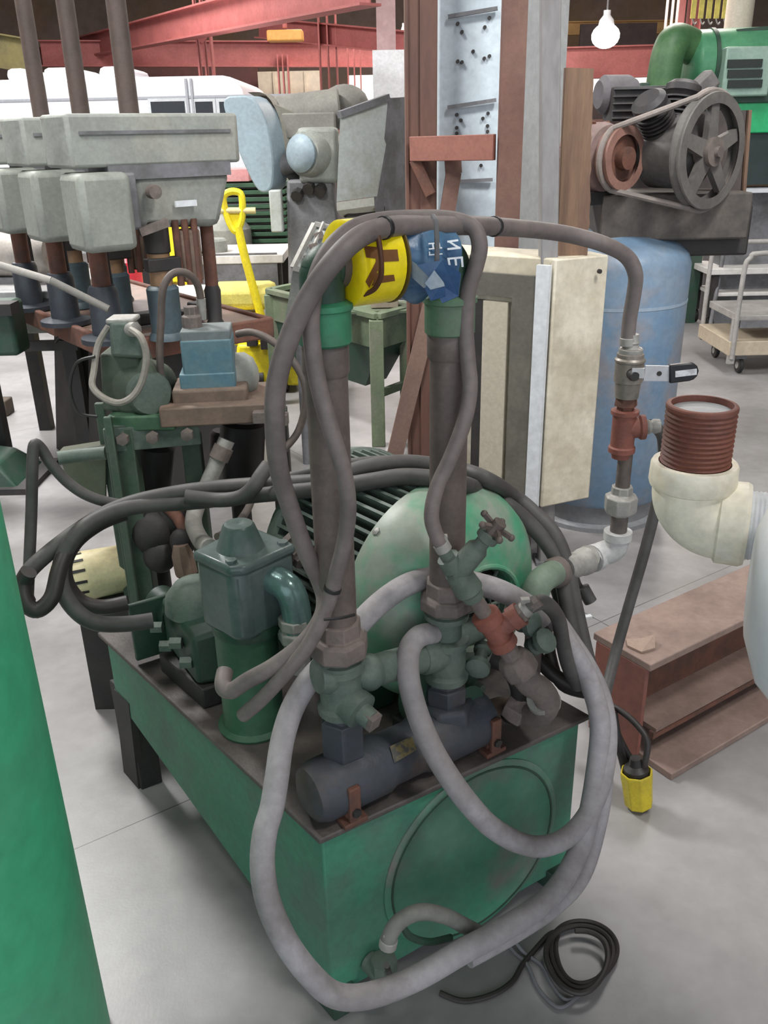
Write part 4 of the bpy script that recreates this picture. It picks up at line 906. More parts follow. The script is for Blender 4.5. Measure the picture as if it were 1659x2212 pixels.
# pump body with flange plate at the left of the filter
pb = MB(); c0 = at(425, 1310, 1.70); z_ = c0.z
pb.hexa([T(.04, .50, TZ+.05), T(.14, .47, TZ+.05), T(.2, .64, TZ+.05), T(.07, .70, TZ+.05), T(.04, .50, TZ+.17), T(.14, .47, TZ+.19), T(.2, .64, TZ+.22), T(.07, .70, TZ+.18)])
pump = pb.build('pump_body', DKGREEN, unit, .012)
MB().lathe(T(.12, .62, TZ+.19), Z, [(.075, -.02), (.07, .015), (.05, .04), (.03, .05)], 28).build('pump_dome', GIRON, pump)
MB().box(T(.06, .74, TZ+.085), (.10, .012, .15), (EX, EY, Z)).build('flange_plate', DKGREEN, pump, .003)
MB().box(T(.075, .60, TZ+.09), (.012, .1, .17), (EX, EY, Z)).build('side_plate', GIRON, pump, .003)
for k, (u, v) in enumerate(((.03, .53), (.03, .57), (.028, .62), (.03, .66))): MB().lathe(T(u, v, TZ+.10+.03*(k % 2)), V((-1, 0, 0)), [(.014, -.02), (.014, .006)], 6).build('pump_bolt', GIRON, pump)
MB().box(T(.13, .58, TZ+.025), (.18, .2, .05), (EX, EY, Z)).build('pump_base', DARKM, pump, .004)
MB().cyl(T(.11, .71, TZ+.115), T(.11, .80, TZ+.115), .04, n=24).build('shaft_housing', DKGREEN, pump)

def on_cyl(px, py, c, d, r):
    """the point where the sight line through a pixel meets a cylinder about the axis c, d"""
    q = ray(px, py); o = EYE - c; o2 = o - d*o.dot(d); q2 = q - d*q.dot(d)
    A = q2.dot(q2); B = 2*o2.dot(q2); C = o2.dot(o2) - r*r; D = max(B*B-4*A*C, 0)
    return EYE + q*((-B-math.sqrt(D))/(2*A))
def decal(quads, c, d, r, name, m, parent):
    mb = MB(); n = 6
    for qd in quads:
        vs = []; 
        for i in range(n+1):
            for j in range(n+1):
                s, t_ = i/n, j/n
                x = (qd[0][0]*(1-s)+qd[1][0]*s)*(1-t_) + (qd[3][0]*(1-s)+qd[2][0]*s)*t_
                y = (qd[0][1]*(1-s)+qd[1][1]*s)*(1-t_) + (qd[3][1]*(1-s)+qd[2][1]*s)*t_
                vs.append(on_cyl(x, y, c, d, r))
        mb.add(vs, [(i*(n+1)+j, i*(n+1)+j+1, (i+1)*(n+1)+j+1, (i+1)*(n+1)+j) for i in range(n) for j in range(n)])
    return mb.build(name, m, parent)
# manifold along the front edge
q0, q1 = gz(668, 1718, TZ+.055), gz(1048, 1540, TZ+.055)
dm = (q1-q0).normalized(); ML = (q1-q0).length
man = MB().lathe(q0, dm, [(.03, -.01), (.05, 0), (.058, .02), (.058, ML*.36), (.052, ML*.4), (.052, ML*.56), (.058, ML*.6), (.058, ML-.03), (.05, ML-.005)], 28).build('manifold', BIRON, unit)
decal([[(842, 1612), (890, 1590), (900, 1620), (852, 1648)]], q0, dm, .0587, 'worn_stencil', mat('tag_yellow', (120, 108, 70), (72, 72, 72), .9, 60, .7, lo=.44, hi=.54), man)
for fr2 in (.15, .955):
    p = q0 + dm*ML*fr2 + FN*.046; p.z = TZ; MB().box(p+Z*.04-FN*.012, (.024, .03, .08), (dm, FN, Z)).build('saddle_clamp', RUSTD, man, .004)
    MB().box(p+Z*.04+FN*.01, (.024, .012, .085), (dm, FN, Z)).build("clamp_bracket", RUSTD, man, .003)
    MB().lathe(p+Z*.03+FN*.014, FN, [(.009, 0), (.009, .008)], 6).build('clamp_bolt', DARKM, man)
    MB().box(p+Z*.005+FN*.002, (.05, .03, .01), (dm, FN, Z)).build('clamp_foot', RUSTD, man, .002)
# risers
Lx = gz(745, 1672, TZ+.055); Rx = gz(962, 1572, TZ+.055)
def riser(P, px, tee_px, hexz, side):
    zz = lambda x, y: at(x, y, P.y).z
    base = V((P.x, P.y, 0))
    return base
def build_riser(P, ytop, yu1, yu0, yt1, yt0, yh0, r, name):
    x = P.x; y = P.y; pxm = 745 if name == 'left' else 962
    h = lambda py: at(pxm, py, y).z
    b = V((x, y, 0))
    pr = h(ytop)
    pipe = MB().cyl(b+Z*h(yu1), b+Z*h(ytop), r, n=28).build('riser_pipe', PIPED, unit)
    MB().lathe(b, Z, [(r*1.45, h(yu0)), (r*1.6, h(yu0)+.005), (r*1.6, h(yu1)-.022), (r*1.42, h(yu1)-.016), (r*1.25, h(yu1)-.014), (r*1.22, h(yu1)+.012), (r*1.02, h(yu1)+.014)], 8, rot=.3).build('union_nut', IRON, pipe, .0015, ang=25)
    MB().lathe(b, Z, [(r*.9, h(yt1)-.005), (r*.9, h(yu0)-.02), (r*1.3, h(yu0)-.018), (r*1.3, h(yu0)-.008), (r*1.1, h(yu0)-.006), (r*1.1, h(yu0)+.004)], 24).build('neck', GIRON, pipe, ang=25)
    tee = MB().lathe(b, Z, [(r*1.0, h(yt0)), (r*1.3, h(yt0)+.003), (r*1.34, h(yt0)+.016), (r*1.12, h(yt0)+.022), (r*1.2, h(yt0)+.05), (r*1.12, h(yt1)-.02), (r*1.32, h(yt1)-.016), (r*1.32, h(yt1)-.003), (r*1.0, h(yt1))], 28).build('pipe_tee', GIRON, unit, ang=25)
    MB().lathe(b, Z, [(r*1.25, h(yh0)-.01), (r*1.3, h(yh0)), (r*1.3, h(yt0)-.012), (r*1.1, h(yt0)-.008), (r*.95, h(yt0)+.003)], 6, rot=.55).build('hex_adapter', BIRON, tee, .0015, ang=25)
    return b, pipe, tee, h
rp = .0325
LB, Lpipe, Ltee, Lh = build_riser(Lx, 735, 1352, 1412, 1425, 1535, 1612, rp, 'left')
RB, Rpipe, Rtee, Rh = build_riser(Rx, 715, 1266, 1312, 1372, 1465, 1500, rp, 'right')
MB().lathe(RB, Z, [(.058, TZ+.06), (.06, TZ+.09), (.055, TZ+.12), (.046, TZ+.125)], 6, rot=.2).build('square_block', BIRON, Rtee, .006)
# left tee plug facing the viewer, right tee side port and the pipe linking both
pl = LB+Z*Lh(1500); dp = V((.72, -.62, -.3)).normalized()
MB().lathe(pl, dp, [(.03, .0), (.034, .035), (.034, .05), (.02, .052), (.018, .075)], 20).build('side_port', GIRON, Ltee)
MB().box(pl+dp*.072, (.026, .026, .03), (dp, dp.cross(Z).normalized(), dp.cross(dp.cross(Z)).normalized())).build('square_plug', IRON, Ltee, .002)
MB().lathe(LB+Z*Lh(1450), V((-.8, -.45, .1)), [(.03, 0), (.035, .03), (.03, .045)], 18).build('side_boss', GIRON, Ltee)
a_ = at(795, 1452, LB.y+.02); b_ = RB+Z*Rh(1405)
lk = MB().cyl(a_, b_, .029, n=20); lk.lathe(b_, (a_-b_), [(.034, .0), (.034, .06), (.03, .065)], 20); lk.ball(a_, .034)
lk.build('link_pipe', GIRON, unit)
MB().cyl(RB+Z*Rh(1385), RB+Z*Rh(1385)+V((.07, .05, 0)), .024).build('side_boss', GIRON, Rtee)
# green elbows on the riser tops and the wrapped crossover pipe
Ltop, Rtop = Lh(735), Rh(715)
dx = (RB-LB).normalized(); zx = at(820, 560, (LB.y+RB.y)/2).z
def top_elbow(b, z0, d, m, pipe):
    pts = [b+Z*(z0-.005), b+Z*(z0+.055), b+Z*(z0+.09)]
    H_ = zx - (z0+.09)
    for q in (.3, .7, 1.1, 1.45): pts.append(b + Z*(z0+.09+H_*math.sin(q)) + d*H_*(1-math.cos(q)))
    pts.append(b + Z*zx + d*(H_+.015))
    e = MB().tube(pts, .033, 24, 4).build('top_elbow', DKGREEN, unit)  # darker green paints in the shade above; only the coupling stays bright
    MB().lathe(b+Z*(z0-.005), Z, [(.036, 0), (.041, .004), (.041, .05), (.044, .052), (.044, .06), (.035, .064)], 28).build('coupling', m, e, ang=25)
    return e
eL = top_elbow(LB, Ltop, dx, mat('elbow_green', (58, 134, 98), (70, 100, 82), .8, 10, .5), Lpipe)
eR = top_elbow(RB, Rtop, -dx, mat('elbow_dull', (84, 122, 92), (100, 112, 96), .8, 10, .6), Rpipe)
MB().lathe(LB+Z*(Ltop-.05), Z, [(rp*1.05, 0), (rp*1.1, .005), (rp*1.1, .04), (rp*1.02, .045)], 24).build('coupling', PIPED, Lpipe)
MB().lathe(RB+Z*(Rtop-.045), Z, [(rp*1.05, 0), (rp*1.14, .005), (rp*1.14, .04), (rp*1.02, .045)], 24).build('coupling', PIPED, Rpipe)
x0_, x1_ = LB+Z*zx+dx*.02, RB+Z*zx-dx*.02
MB().cyl(x0_, x1_, .034).build('crossover_pipe', PIPED, unit)
# yellow wrap and blue wrap: top-level things slipped over the crossover pipe
cm = (x0_+x1_)/2
ry = .062
px_s = lambda px, py: (at(px, py, cm.y)-cm).dot(dx)
sa = .012+(on_cyl(768, 565, cm, dx, ry)-cm).dot(dx); sb = (on_cyl(884, 560, cm, dx, ry)-cm).dot(dx)
wr = thing('yellow_wrap', 'bright yellow plastic wrap with brown print around the crossover pipe', 'wrap', cm+dx*(sa+sb)/2)
MB().lathe(cm+dx*sa, dx, [(.036, .0), (ry-.006, 0), (ry, .004), (ry, (sb-sa)-.004), (ry-.006, sb-sa), (.036, sb-sa)], 40).build('plastic_sleeve', mat('wrap_yellow', (250, 226, 20), (240, 210, 16), .5, 6, .35, bump=.1), wr)
K = lambda cx, cy: (500+cx/2.37, 450+cy/2.37)
decal([[K(678, 192), K(746, 198), K(748, 258), K(690, 252)], [K(738, 214), K(850, 210), K(858, 270), K(740, 276)], [K(742, 268), K(770, 275), K(706, 408), K(686, 376)],
       [K(742, 330), K(772, 330), K(768, 384), K(716, 398)], [K(764, 346), K(832, 340), K(838, 372), K(760, 384)], [K(742, 160), K(762, 158), K(776, 330), K(752, 330)], [K(640, 196), K(664, 170), K(668, 178), K(644, 206)]],
      cm, dx, ry+.0008, 'brown_print', mat('print_brown', (120, 76, 30), (104, 64, 26), .5, 20, .5, bump=0), wr)
MB().lathe(cm+dx*(sb-.001), dx, [(ry-.004, 0), (ry+.0015, .001), (ry+.0015, .004), (ry-.004, .005)], 40).build('sleeve_edge', mat('edge_brown', (96, 80, 30), None, bump=0), wr)
# blue bag: crumpled sleeve
sc_ = sb+.004; rb = .058; se = (on_cyl(1008, 560, cm, dx, rb)-cm).dot(dx)
bw = thing('blue_bag', 'crumpled blue plastic bag with white lettering tied around the crossover pipe', 'bag', cm+dx*(sc_+se)/2)
mb = MB(); nn = 44; rows = 16; vs = []; fs = []
e_ = Z; g_ = dx.cross(Z)
def bag_r(k, i):
    q = 2*math.pi*k/nn; s = i/(rows-1)
    low = max(0, -math.sin(q))          # underside hangs loose
    taper = .80 + .2*math.sin(math.pi*min(1, s*1.1+.12))
    return rb*taper*(1 + .035*math.sin(5*q+6*s) + .05*low*math.sin(11*q+9*s)) + .010*low*math.sin(math.pi*s)
for i in range(rows):
    for k in range(nn):
        q = 2*math.pi*k/nn; r_ = bag_r(k, i); vs.append(cm + dx*(sc_+(se-sc_)*i/(rows-1)) + (g_*math.cos(q)+e_*math.sin(q))*r_)
for i in range(rows-1):
    for k in range(nn): k2 = (k+1) % nn; fs.append((i*nn+k, i*nn+k2, (i+1)*nn+k2, (i+1)*nn+k))
fs.append(tuple(range(nn))); fs.append(tuple((rows-1)*nn+k for k in range(nn)))
mb.add(vs, fs); BAGM = mat('bag_blue', (86, 122, 152), (50, 84, 124), .9, 9, .35, bump=.15, c3=(120, 144, 160), s3=8, a3=.5)
mb.build('bag_sleeve', BAGM, bw, ang=60)
def flap(name, pts, m, dep=.004):
    p_ = [at(x, y, Y) for x, y, Y in pts]; return MB().prism(p_, (.001, dep, -.001)).build(name, m, bw, flat=True)
yb = cm.y-.052
fd = mat('bag_dark', (48, 84, 128), (66, 102, 140), .8, 14, .35, bump=.2); fl = mat('bag_pale', (170, 182, 190), (130, 150, 170), .8, 12, .35, bump=.2)
flap('loose_flap', [(885, 560, yb), (915, 582, yb-.012), (950, 575, yb-.02), (962, 612, yb-.008), (915, 622, yb+.0), (890, 600, yb+.01)], fl)
flap('loose_flap', [(900, 572, yb-.01), (955, 562, yb-.022), (995, 590, yb-.015), (990, 640, yb-.0), (955, 655, yb-.01), (928, 600, yb-.018)], fd)
flap('tail', [(938, 588, yb-.026), (958, 612, yb-.03), (962, 640, yb-.026), (930, 650, yb-.022), (918, 622, yb-.024)], fd)
flap('tail_edge', [(938, 584, yb-.03), (958, 610, yb-.034), (960, 618, yb-.034), (930, 626, yb-.028), (918, 612, yb-.028)], fl)
wl = mat('letter_white', (232, 238, 242), None, bump=0)
decal([[K(1104, 166), K(1160, 158), K(1162, 168), K(1106, 176)], [K(1104, 204), K(1172, 196), K(1174, 207), K(1106, 214)], [K(1106, 170), K(1118, 168), K(1172, 200), K(1160, 206)]], cm, dx, rb+.0035, 'letter_n', wl, bw)
decal([[K(1104, 254), K(1184, 246), K(1186, 256), K(1106, 264)], [K(1106, 262), K(1117, 261), K(1122, 290), K(1111, 291)], [K(1141, 258), K(1152, 257), K(1156, 292), K(1145, 293)], [K(1174, 255), K(1185, 254), K(1189, 300), K(1178, 301)]], cm, dx, rb+.0035, 'letter_e', wl, bw)
decal([[K(1008, 178), K(1050, 174), K(1050, 181), K(1009, 185)], [K(1026, 180), K(1034, 179), K(1038, 206), K(1030, 207)], [K(1010, 205), K(1078, 198), K(1079, 205), K(1011, 212)], [K(1060, 176), K(1066, 175), K(1070, 198), K(1064, 199)],
       [K(1010, 236), K(1080, 230), K(1081, 236), K(1011, 242)], [K(1010, 222), K(1016, 221), K(1019, 240), K(1013, 241)], [K(1040, 218), K(1046, 217), K(1049, 238), K(1043, 239)]], cm, dx, rb+.0035, 'small_letters', wl, bw)

# diagonal line of fittings in front of the shroud
def ln(x0, y0, Y0, x1, y1, Y1): return at(x0, y0, Y0), at(x1, y1, Y1)
p0, p1 = ln(955, 1185, 1.345, 1140, 1470, 1.375); dl = (p1-p0); LL = dl.length; dl.normalize()
S = lambda f: p0 + dl*LL*f
br = MB().lathe(p0, dl, [(.012, -.005), (.012, .02), (.02, .02), (.022, .045), (.018, .05), (.023, .055), (.026, .10), (.022, .105), (.019, .12)], 16).build('return_line', GIRON, unit, ang=25)
MB().lathe(S(.22), dl, [(.013, 0), (.0145, .0), (.0145, LL*.28), (.013, LL*.28)], 14).build('short_pipe', IRON, br)
rt_ = MB().lathe(S(.5), dl, [(.021, -.01), (.0265, -.008), (.0265, .012), (.022, .014), (.022, LL*.15), (.0265, LL*.155), (.0265, LL*.18+.01), (.02, LL*.18+.012)], 20)
s2 = S(.60); b2 = at(1135, 1318, 1.36)
rt_.cyl(s2, s2+(b2-s2)*.7, .019); rt_.lathe(s2+(b2-s2)*.55, (b2-s2), [(.023, 0), (.023, .02)], 20)
rt_.build('red_tee', RUST, br)
MB().lathe(s2+(b2-s2)*.72, (b2-s2), [(.017, -.01), (.02, 0), (.02, .015), (.012, .018), (.012, .05)], 6).build('hose_barb', IRON, br)
MB().lathe(S(.79), dl, [(.02, -.02), (.018, .0), (.028, .004), (.036, .02), (.036, .045), (.024, .05), (.022, .075), (.026, .08)], 8, rot=.2).build('union_nut', IRON, br, .003)
eb = S(1.02); e2 = at(1185, 1512, 1.42)
MB().tube([S(.93), eb, at(1168, 1490, 1.385), at(1182, 1518, 1.39), at(1162, 1545, 1.41), at(1120, 1535, 1.47)], .025, 16, 5).build('street_elbow', IRON, br)
MB().lathe(at(1175, 1515, 1.40), (e2-eb), [(.028, -.02), (.031, -.01), (.031, .012), (.02, .016)], 18).build('elbow_collar', GALV, br)
MB().tube([at(1130, 1530, 1.47), at(1080, 1525, 1.50), at(1045, 1545, 1.49), at(1030, 1590, 1.45)], .019, 14, 5).build('drain_pipe', BROWND, br)
MB().lathe(at(1112, 1532, 1.45), V((.8, -.4, -.3)), [(.025, -.02), (.03, 0), (.03, .02), (.022, .025)], 6).build('drain_nut', IRON, br, .002)
# valve branch up-right with a star handle
v0 = S(.16); v1 = at(1062, 1150, 1.33)
vl = MB().lathe(v0, v1-v0, [(.022, 0), (.02, .06), (.013, .07), (.013, (v1-v0).length-.02), (.02, (v1-v0).length-.015), (.02, (v1-v0).length)], 16).build('needle_valve', GIRON, br)
vd = (v1-v0).normalized(); va = vd.cross(Z).normalized(); vb = vd.cross(va)
hm = MB().lathe(v1, vd, [(.012, 0), (.012, .025)], 12)
for k in range(5):
    q = 2*math.pi*k/5+.5; dd = va*math.cos(q)+vb*math.sin(q); hm.bar(v1+vd*.012, v1+vd*.012+dd*.030, .008, .008, vd); hm.ball(v1+vd*.012+dd*.032, .0065, 8, 5)
hm.build('star_handle', PIPED, vl)
# dark gear pump, flanges and wing levers under the shroud
gp = MB().lathe(T(mu-.10, .13, TZ+.10), -EY, [(.05, -.05), (.085, -.03), (.09, 0), (.08, .03), (.05, .04), (.045, .06), (.05, .065), (.05, .075)], 28).build('gear_pump', DKGREEN, unit)
for k in range(6):
    q = k*math.pi/3; MB().lathe(T(mu-.10, .13, TZ+.10)-EY*.02+(EX*math.cos(q)+Z*math.sin(q))*.07, -EY, [(.012, 0), (.012, .022)], 6).build('flange_bolt', GIRON, gp)
MB().box(T(mu-.10, .13, TZ+.02), (.14, .12, .04), (EX, EY, Z)).build('pump_foot', DARKM, gp, .004)
for (xa, ya, Ya), (xb, yb_, Yb) in (((1045, 1395, 1.47), (1030, 1450, 1.40)), ((1145, 1400, 1.43), (1185, 1380, 1.40)), ((1120, 1345, 1.45), (1160, 1350, 1.42))):
    pa, pbb = at(xa, ya, Ya), at(xb, yb_, Yb); MB().lathe(pa, pbb-pa, [(.012, 0), (.018, .004), (.018, .016), (.013, .02), (.013, (pbb-pa).length-.02), (.024, (pbb-pa).length-.018), (.024, (pbb-pa).length-.006), (.01, (pbb-pa).length)], 14).build('wing_valve', GIRON, gp)
MB().tube([at(1060, 1420, 1.46), at(1100, 1440, 1.45), at(1125, 1500, 1.46), at(1100, 1545, 1.50)], .02, 12).build('pump_pipe', DARKM, gp)

# air line at the right: elbow, horizontal run, vertical with union, red tee and ball valve
YA = 1.74
a0 = at(1158, 1285, 1.56); a1 = at(1205, 1235, 1.66); a2 = at(1290, 1203, YA); a3 = at(1335, 1150, YA)
vx = a3.x; hA = lambda py: at(1338, py, YA).z
bot = V((vx, YA, 0))
elb = a2 + V((0, 0, -.002)); zl = elb.z
b0 = V((a0.x, a0.y, 0))
ap = MB().tube([b0+Z*(TZ+.02), b0+Z*(a0.z-.02), b0+Z*(a0.z+.015), at(1172, 1252, 1.58), at(1200, 1236, 1.65), a2, V((vx-.035, YA, a2.z+.006)), V((vx-.006, YA, a2.z+.02)), V((vx, YA, a2.z+.05)), bot+Z*hA(1110)], .0185, 16, 5).build('air_pipe', IRON, unit)
MB().tube([b0+Z*(a0.z-.03), b0+Z*(a0.z+.01), at(1172, 1252, 1.58), at(1198, 1237, 1.645)], .028, 20, 5).build('green_elbow', mat('elbow_sage', (128, 146, 128), (110, 126, 112), .8, 10, .6), ap)
dh = (a2-a1).normalized()
MB().lathe(at(1200, 1237, 1.65), dh, [(.03, -.015), (.033, -.005), (.033, .015), (.024, .018)], 20).build('collar', IRON, ap)
tm = MB().lathe(at(1222, 1228, 1.672), dh, [(.025, 0), (.029, .004), (.028, .05), (.031, .055), (.031, .07), (.024, .074)], 20).build('plugged_tee', GALV, ap)
pgp = at(1272, 1202, YA-.045); MB().lathe(at(1268, 1207, YA), (pgp-at(1268, 1207, YA)), [(.026, -.01), (.028, .02), (.026, .032), (.012, .034), (.011, .05)], 16).build('pipe_plug', GALV, tm)
ew = MB().tube([a2-dh*.01, V((vx-.035, YA, a2.z+.006)), V((vx-.006, YA, a2.z+.02)), V((vx, YA, a2.z+.055))], .0275, 18, 5)
ew.lathe(a2-dh*.008, dh, [(.031, -.008), (.031, .012)], 18); ew.lathe(bot+Z*(a2.z+.045), Z, [(.031, 0), (.031, .018)], 18); ew.build('white_elbow', mat('galv_pale', (204, 204, 202), (180, 180, 178), .6, 12, .5), ap)
MB().lathe(bot, Z, [(.016, hA(1150)), (.018, hA(1112)), (.022, hA(1112)), (.024, hA(1108)), (.034, hA(1105)), (.036, hA(1100)), (.036, hA(1072)), (.024, hA(1066)), (.023, hA(1050))], 8, rot=.3).build('union', GALV, ap, .002)
MB().cyl(bot+Z*hA(1052), bot+Z*hA(960), .0155, n=18).build('upper_pipe', PIPED, ap)
vx2 = at(1347, 925, YA).x; bt2 = V((vx2, YA, 0)); hB = lambda py: at(1347, py, YA).z
rt2 = MB().lathe(bt2, Z, [(.02, hB(988)), (.021, hB(975)), (.028, hB(975)), (.028, hB(965)), (.0245, hB(962)), (.0245, hB(896)), (.029, hB(894)), (.029, hB(886)), (.02, hB(884))], 20)
rt2.lathe(bt2+Z*hB(925), V((1, -.05, .05)), [(.022, 0), (.022, .03), (.026, .034), (.026, .044), (.016, .046)], 18); rt2.build('red_tee', RUST, ap)
br2 = bt2+Z*hB(925)+V((.045, -.002, .002)); MB().lathe(br2, V((1, -.05, .1)), [(.014, 0), (.016, .006), (.013, .012), (.016, .018), (.014, .03)], 14).build('hose_barb', GALV, ap)
MB().lathe(bt2, Z, [(.018, hB(890)), (.018, hB(878)), (.024, hB(876)), (.022, hB(860)), (.018, hB(856)), (.018, hB(845))], 6).build('nipple', RUSTD, ap)
vb_ = MB().lathe(bt2, Z, [(.024, hB(858)), (.026, hB(826)), (.029, hB(824)), (.029, hB(782)), (.031, hB(780)), (.031, hB(776)), (.027, hB(772)), (.027, hB(764)), (.022, hB(762)), (.022, hB(752))], 20).build('ball_valve', mat('valve_brass', (150, 142, 132), (124, 118, 110), .7, 12, .4, metal=.3), ap)
st_ = at(1366, 808, YA-.028); mbv = MB().lathe(V((st_.x, YA, st_.z)), (0, -1, 0), [(.012, 0), (.012, .04), (.009, .05)], 12); mbv.build('valve_stem', DARKM, ap)
l0 = at(1365, 806, YA-.045); l1 = at(1392, 806, YA-.05); l2 = at(1450, 807, YA-.05); l3 = at(1508, 800, YA-.05)
lev = MB().bar(l0, l1, .004, .02, Z); lev.bar(l1, l2+V((.005, 0, 0)), .004, .031, Z); lev.build('valve_lever', mat('lever_steel', (206, 208, 212), None, rough=.3, metal=.5, bump=.05), ap)
MB().lathe(at(1424, 807, YA-.052), (0, -1, 0), [(.005, 0), (.005, .001)], 12).build('lever_hole', DARKM, ap)
hg = MB(); ctr = (l2+l3)/2
d_ = (l3-l2).normalized(); up_ = V((0, -1, 0)).cross(d_); up_ = up_ if up_.z > 0 else -up_
Lg = (l3-l2).length; hw = .0185
oc = [l2-d_*.005+up_*hw, l2-d_*.005-up_*hw] + [l2+d_*(Lg-hw)+d_*hw*math.cos(q)+up_*hw*math.sin(q) for q in (-1.57, -1.1, -.6, 0, .6, 1.1, 1.57)]
hg.prism([p+V((0, .007, 0)) for p in oc], (0, -.014, 0)); hg.build('lever_grip', mat('grip_black', (36, 36, 40), None, rough=.4, bump=.05), ap, .003)
MB().box(ctr+d_*.0-V((0, .008, 0)), (.042, .002, .012), (d_, V((0, 1, 0)), up_)).build('grip_label', mat('label_white', (226, 228, 230), (150, 150, 155), .6, 60, .5, bump=0), ap)
MB().lathe(bt2, Z, [(.022, hB(768)), (.024, hB(764)), (.024, hB(754)), (.016, hB(750)), (.014, hB(744)), (.016, hB(740)), (.013, hB(735)), (.013, hB(722))], 14).build('top_barb', GALV, ap)
HTOP = bt2 + Z*hB(742); BR2 = br2 + V((.03, -.002, .003))

# ------------------------------------------------------------------ valve stand behind the power unit
def make_stand():
    Y = 2.12; A = lambda x, y, d=0: at(x, y, Y+d)
    f0 = A(262, 1330); 
    t = thing('valve_stand', 'dusty green valve stand with blue solenoid box behind the power unit', 'valve stand', (A(400, 900).x, Y+.1, 0))
    def post(px, py0, d, wd, m, nm='leg', lo=0):
        p = A(px, py0, d); MB().box((p.x, p.y, (p.z+lo)/2), (wd, wd*.7, p.z-lo)).build(nm, m, t, .003)
    post(258, 920, 0, .072, POSTG); post(215, 870, .12, .026, POSTG); post(232, 900, -.04, .02, POSTG); post(412, 935, .1, .05, POSTG); post(600, 880, .22, .05, DARKM)
    MB().bar(A(226, 952, -.03), A(432, 934, .02), .012, .062).build('front_angle', GIRON, t, .002)
    MB().bar(A(226, 926, -.03)+V((0, .03, 0)), A(432, 908, .02)+V((0, .03, 0)), .06, .01).build('angle_flange', GIRON, t, .002)
    for x, y in ((266, 948), (405, 938), (330, 944)): MB().lathe(A(x, y, -.03), (0, -1, 0), [(.016, -.005), (.016, .012), (.008, .014)], 6).build('bolt', IRON, t)
    pl = A(480, 862, .1)
    hx_ = V((.95, .1, 0)).normalized(); hy_ = V((-.1, .95, 0)).normalized()
    MB().box(pl-Z*.012, (.30, .22, .05), (hx_, hy_, Z)).build('base_plate', BROWND, t, .004)
    MB().bar(A(430, 905, .0), A(618, 880, .03), .03, .022).build('front_rail', GIRON, t, .002)
    for x, y in ((603, 868), (610, 905), (560, 900)): MB().box(A(x, y, -.01), (.03, .03, .03)).build('rail_bolt', IRON, t, .002)
    # blue solenoid box on brown base
    MB().box(A(458, 845, .1), (.19, .14, .05), (hx_, hy_, Z)).build('valve_base', BROWND, t, .008)
    bb = A(452, 770, .1)
    b = MB().box(bb-Z*.012, (.128, .11, .135), (hx_, hy_, Z)).build('solenoid_box', BLUEBOX, t, .006)
    MB().box(bb+Z*.062, (.124, .106, .03), (hx_, hy_, Z)).build('box_lid', mat('lid_grey', (128, 136, 136), (104, 112, 112), .7, 9, .6), b, .004)
    MB().box(bb-Z*.055+hx_*-.005, (.140, .115, .05), (hx_, hy_, Z)).build('box_skirt', BLUEBOX, b, .004)
    MB().lathe(A(415, 700, .1)-Z*.01, Z, [(.026, 0), (.026, .03), (.018, .034), (.018, .055)], 8).build('cable_gland', IRON, b, .002)
    MB().lathe(A(525, 810, .16), V((1, .3, 0)), [(.06, -.08), (.06, .01), (.045, .03), (.02, .04)], 24).build('end_cap', GREYM, t)
    # green gear valve with cap and cable loop
    gv = A(285, 830, .05)
    v = MB().lathe(gv, V((-.3, -.9, .3)), [(.065, -.12), (.075, -.02), (.08, .0), (.075, .02), (.05, .03), (.03, .04)], 26)
    v.hexa([gv+V(p) for p in ((-.075, -.03, -.06), (.055, -.03, -.08), (.055, .12, -.08), (-.075, .12, -.06), (-.065, -.02, .085), (.03, -.02, .075), (.03, .1, .075), (-.065, .1, .085))])
    valve = v.build('gear_valve', mat('valve_green', (82, 92, 78), (68, 78, 66), .8, 9, .7, bump=.3), t, .008)
    MB().lathe(A(322, 850, .02), V((.4, -.8, .1)), [(.05, -.05), (.058, 0), (.05, .02), (.03, .025)], 22).build('side_cover', GIRON, valve)
    MB().box(A(318, 898, .05), (.17, .14, .04)).build('valve_foot', mat('foot_green', (70, 104, 78), (62, 88, 68), .7, 8, .6), valve, .005)
    hc = MB().hexa([A(x, y, d) for x, y, d in ((240, 770, .0), (310, 775, .0), (312, 770, .1), (242, 765, .1), (236, 696, .0), (298, 696, .0), (298, 690, .08), (238, 690, .08))])
    hc.build('coil_cap', GIRON, valve, .008)
    MB().box(A(266, 689, .04), (.068, .07, .012)).build('cap_lid', GALV, valve, .004)
    MB().lathe(A(283, 712, .0), V((.7, -.5, .1)), [(.014, -.01), (.018, .0), (.018, .018), (.01, .022)], 10).build('cable_gland', GALV, valve)
    lp = [(283, 712, -.02), (305, 730, -.05), (316, 770, -.05), (308, 820, -.05), (288, 855, -.05), (258, 870, -.05), (225, 860, -.04), (200, 835, -.02), (203, 800, 0), (212, 745, .02), (235, 705, .03)]
    MB().tube([A(x, y, d) for x, y, d in lp], .0085, 8).build('cable_loop', mat('cable_grey', (160, 154, 144), (130, 124, 116), .7, 9, .6), valve)
    # dark cylinders and pipes underneath
    for x0, y0, x1, y1, r, d in ((335, 955, 325, 1085, .055, .10), (525, 905, 520, 1062, .062, .16), (478, 930, 470, 1080, .03, .2)):
        p, q = A(x0, y0, d), A(x1, y1, d); MB().lathe(p, q-p, [(r*.8, 0), (r, .01), (r, (q-p).length-.02), (r*.85, (q-p).length)], 24).build('hydraulic_cylinder', BLACK, t)
    MB().lathe(A(530, 895, .1), Z, [(.075, 0), (.075, .012)], 24).build('cylinder_flange', DARKM, t)
    lowz = A(330, 1090, .1).z
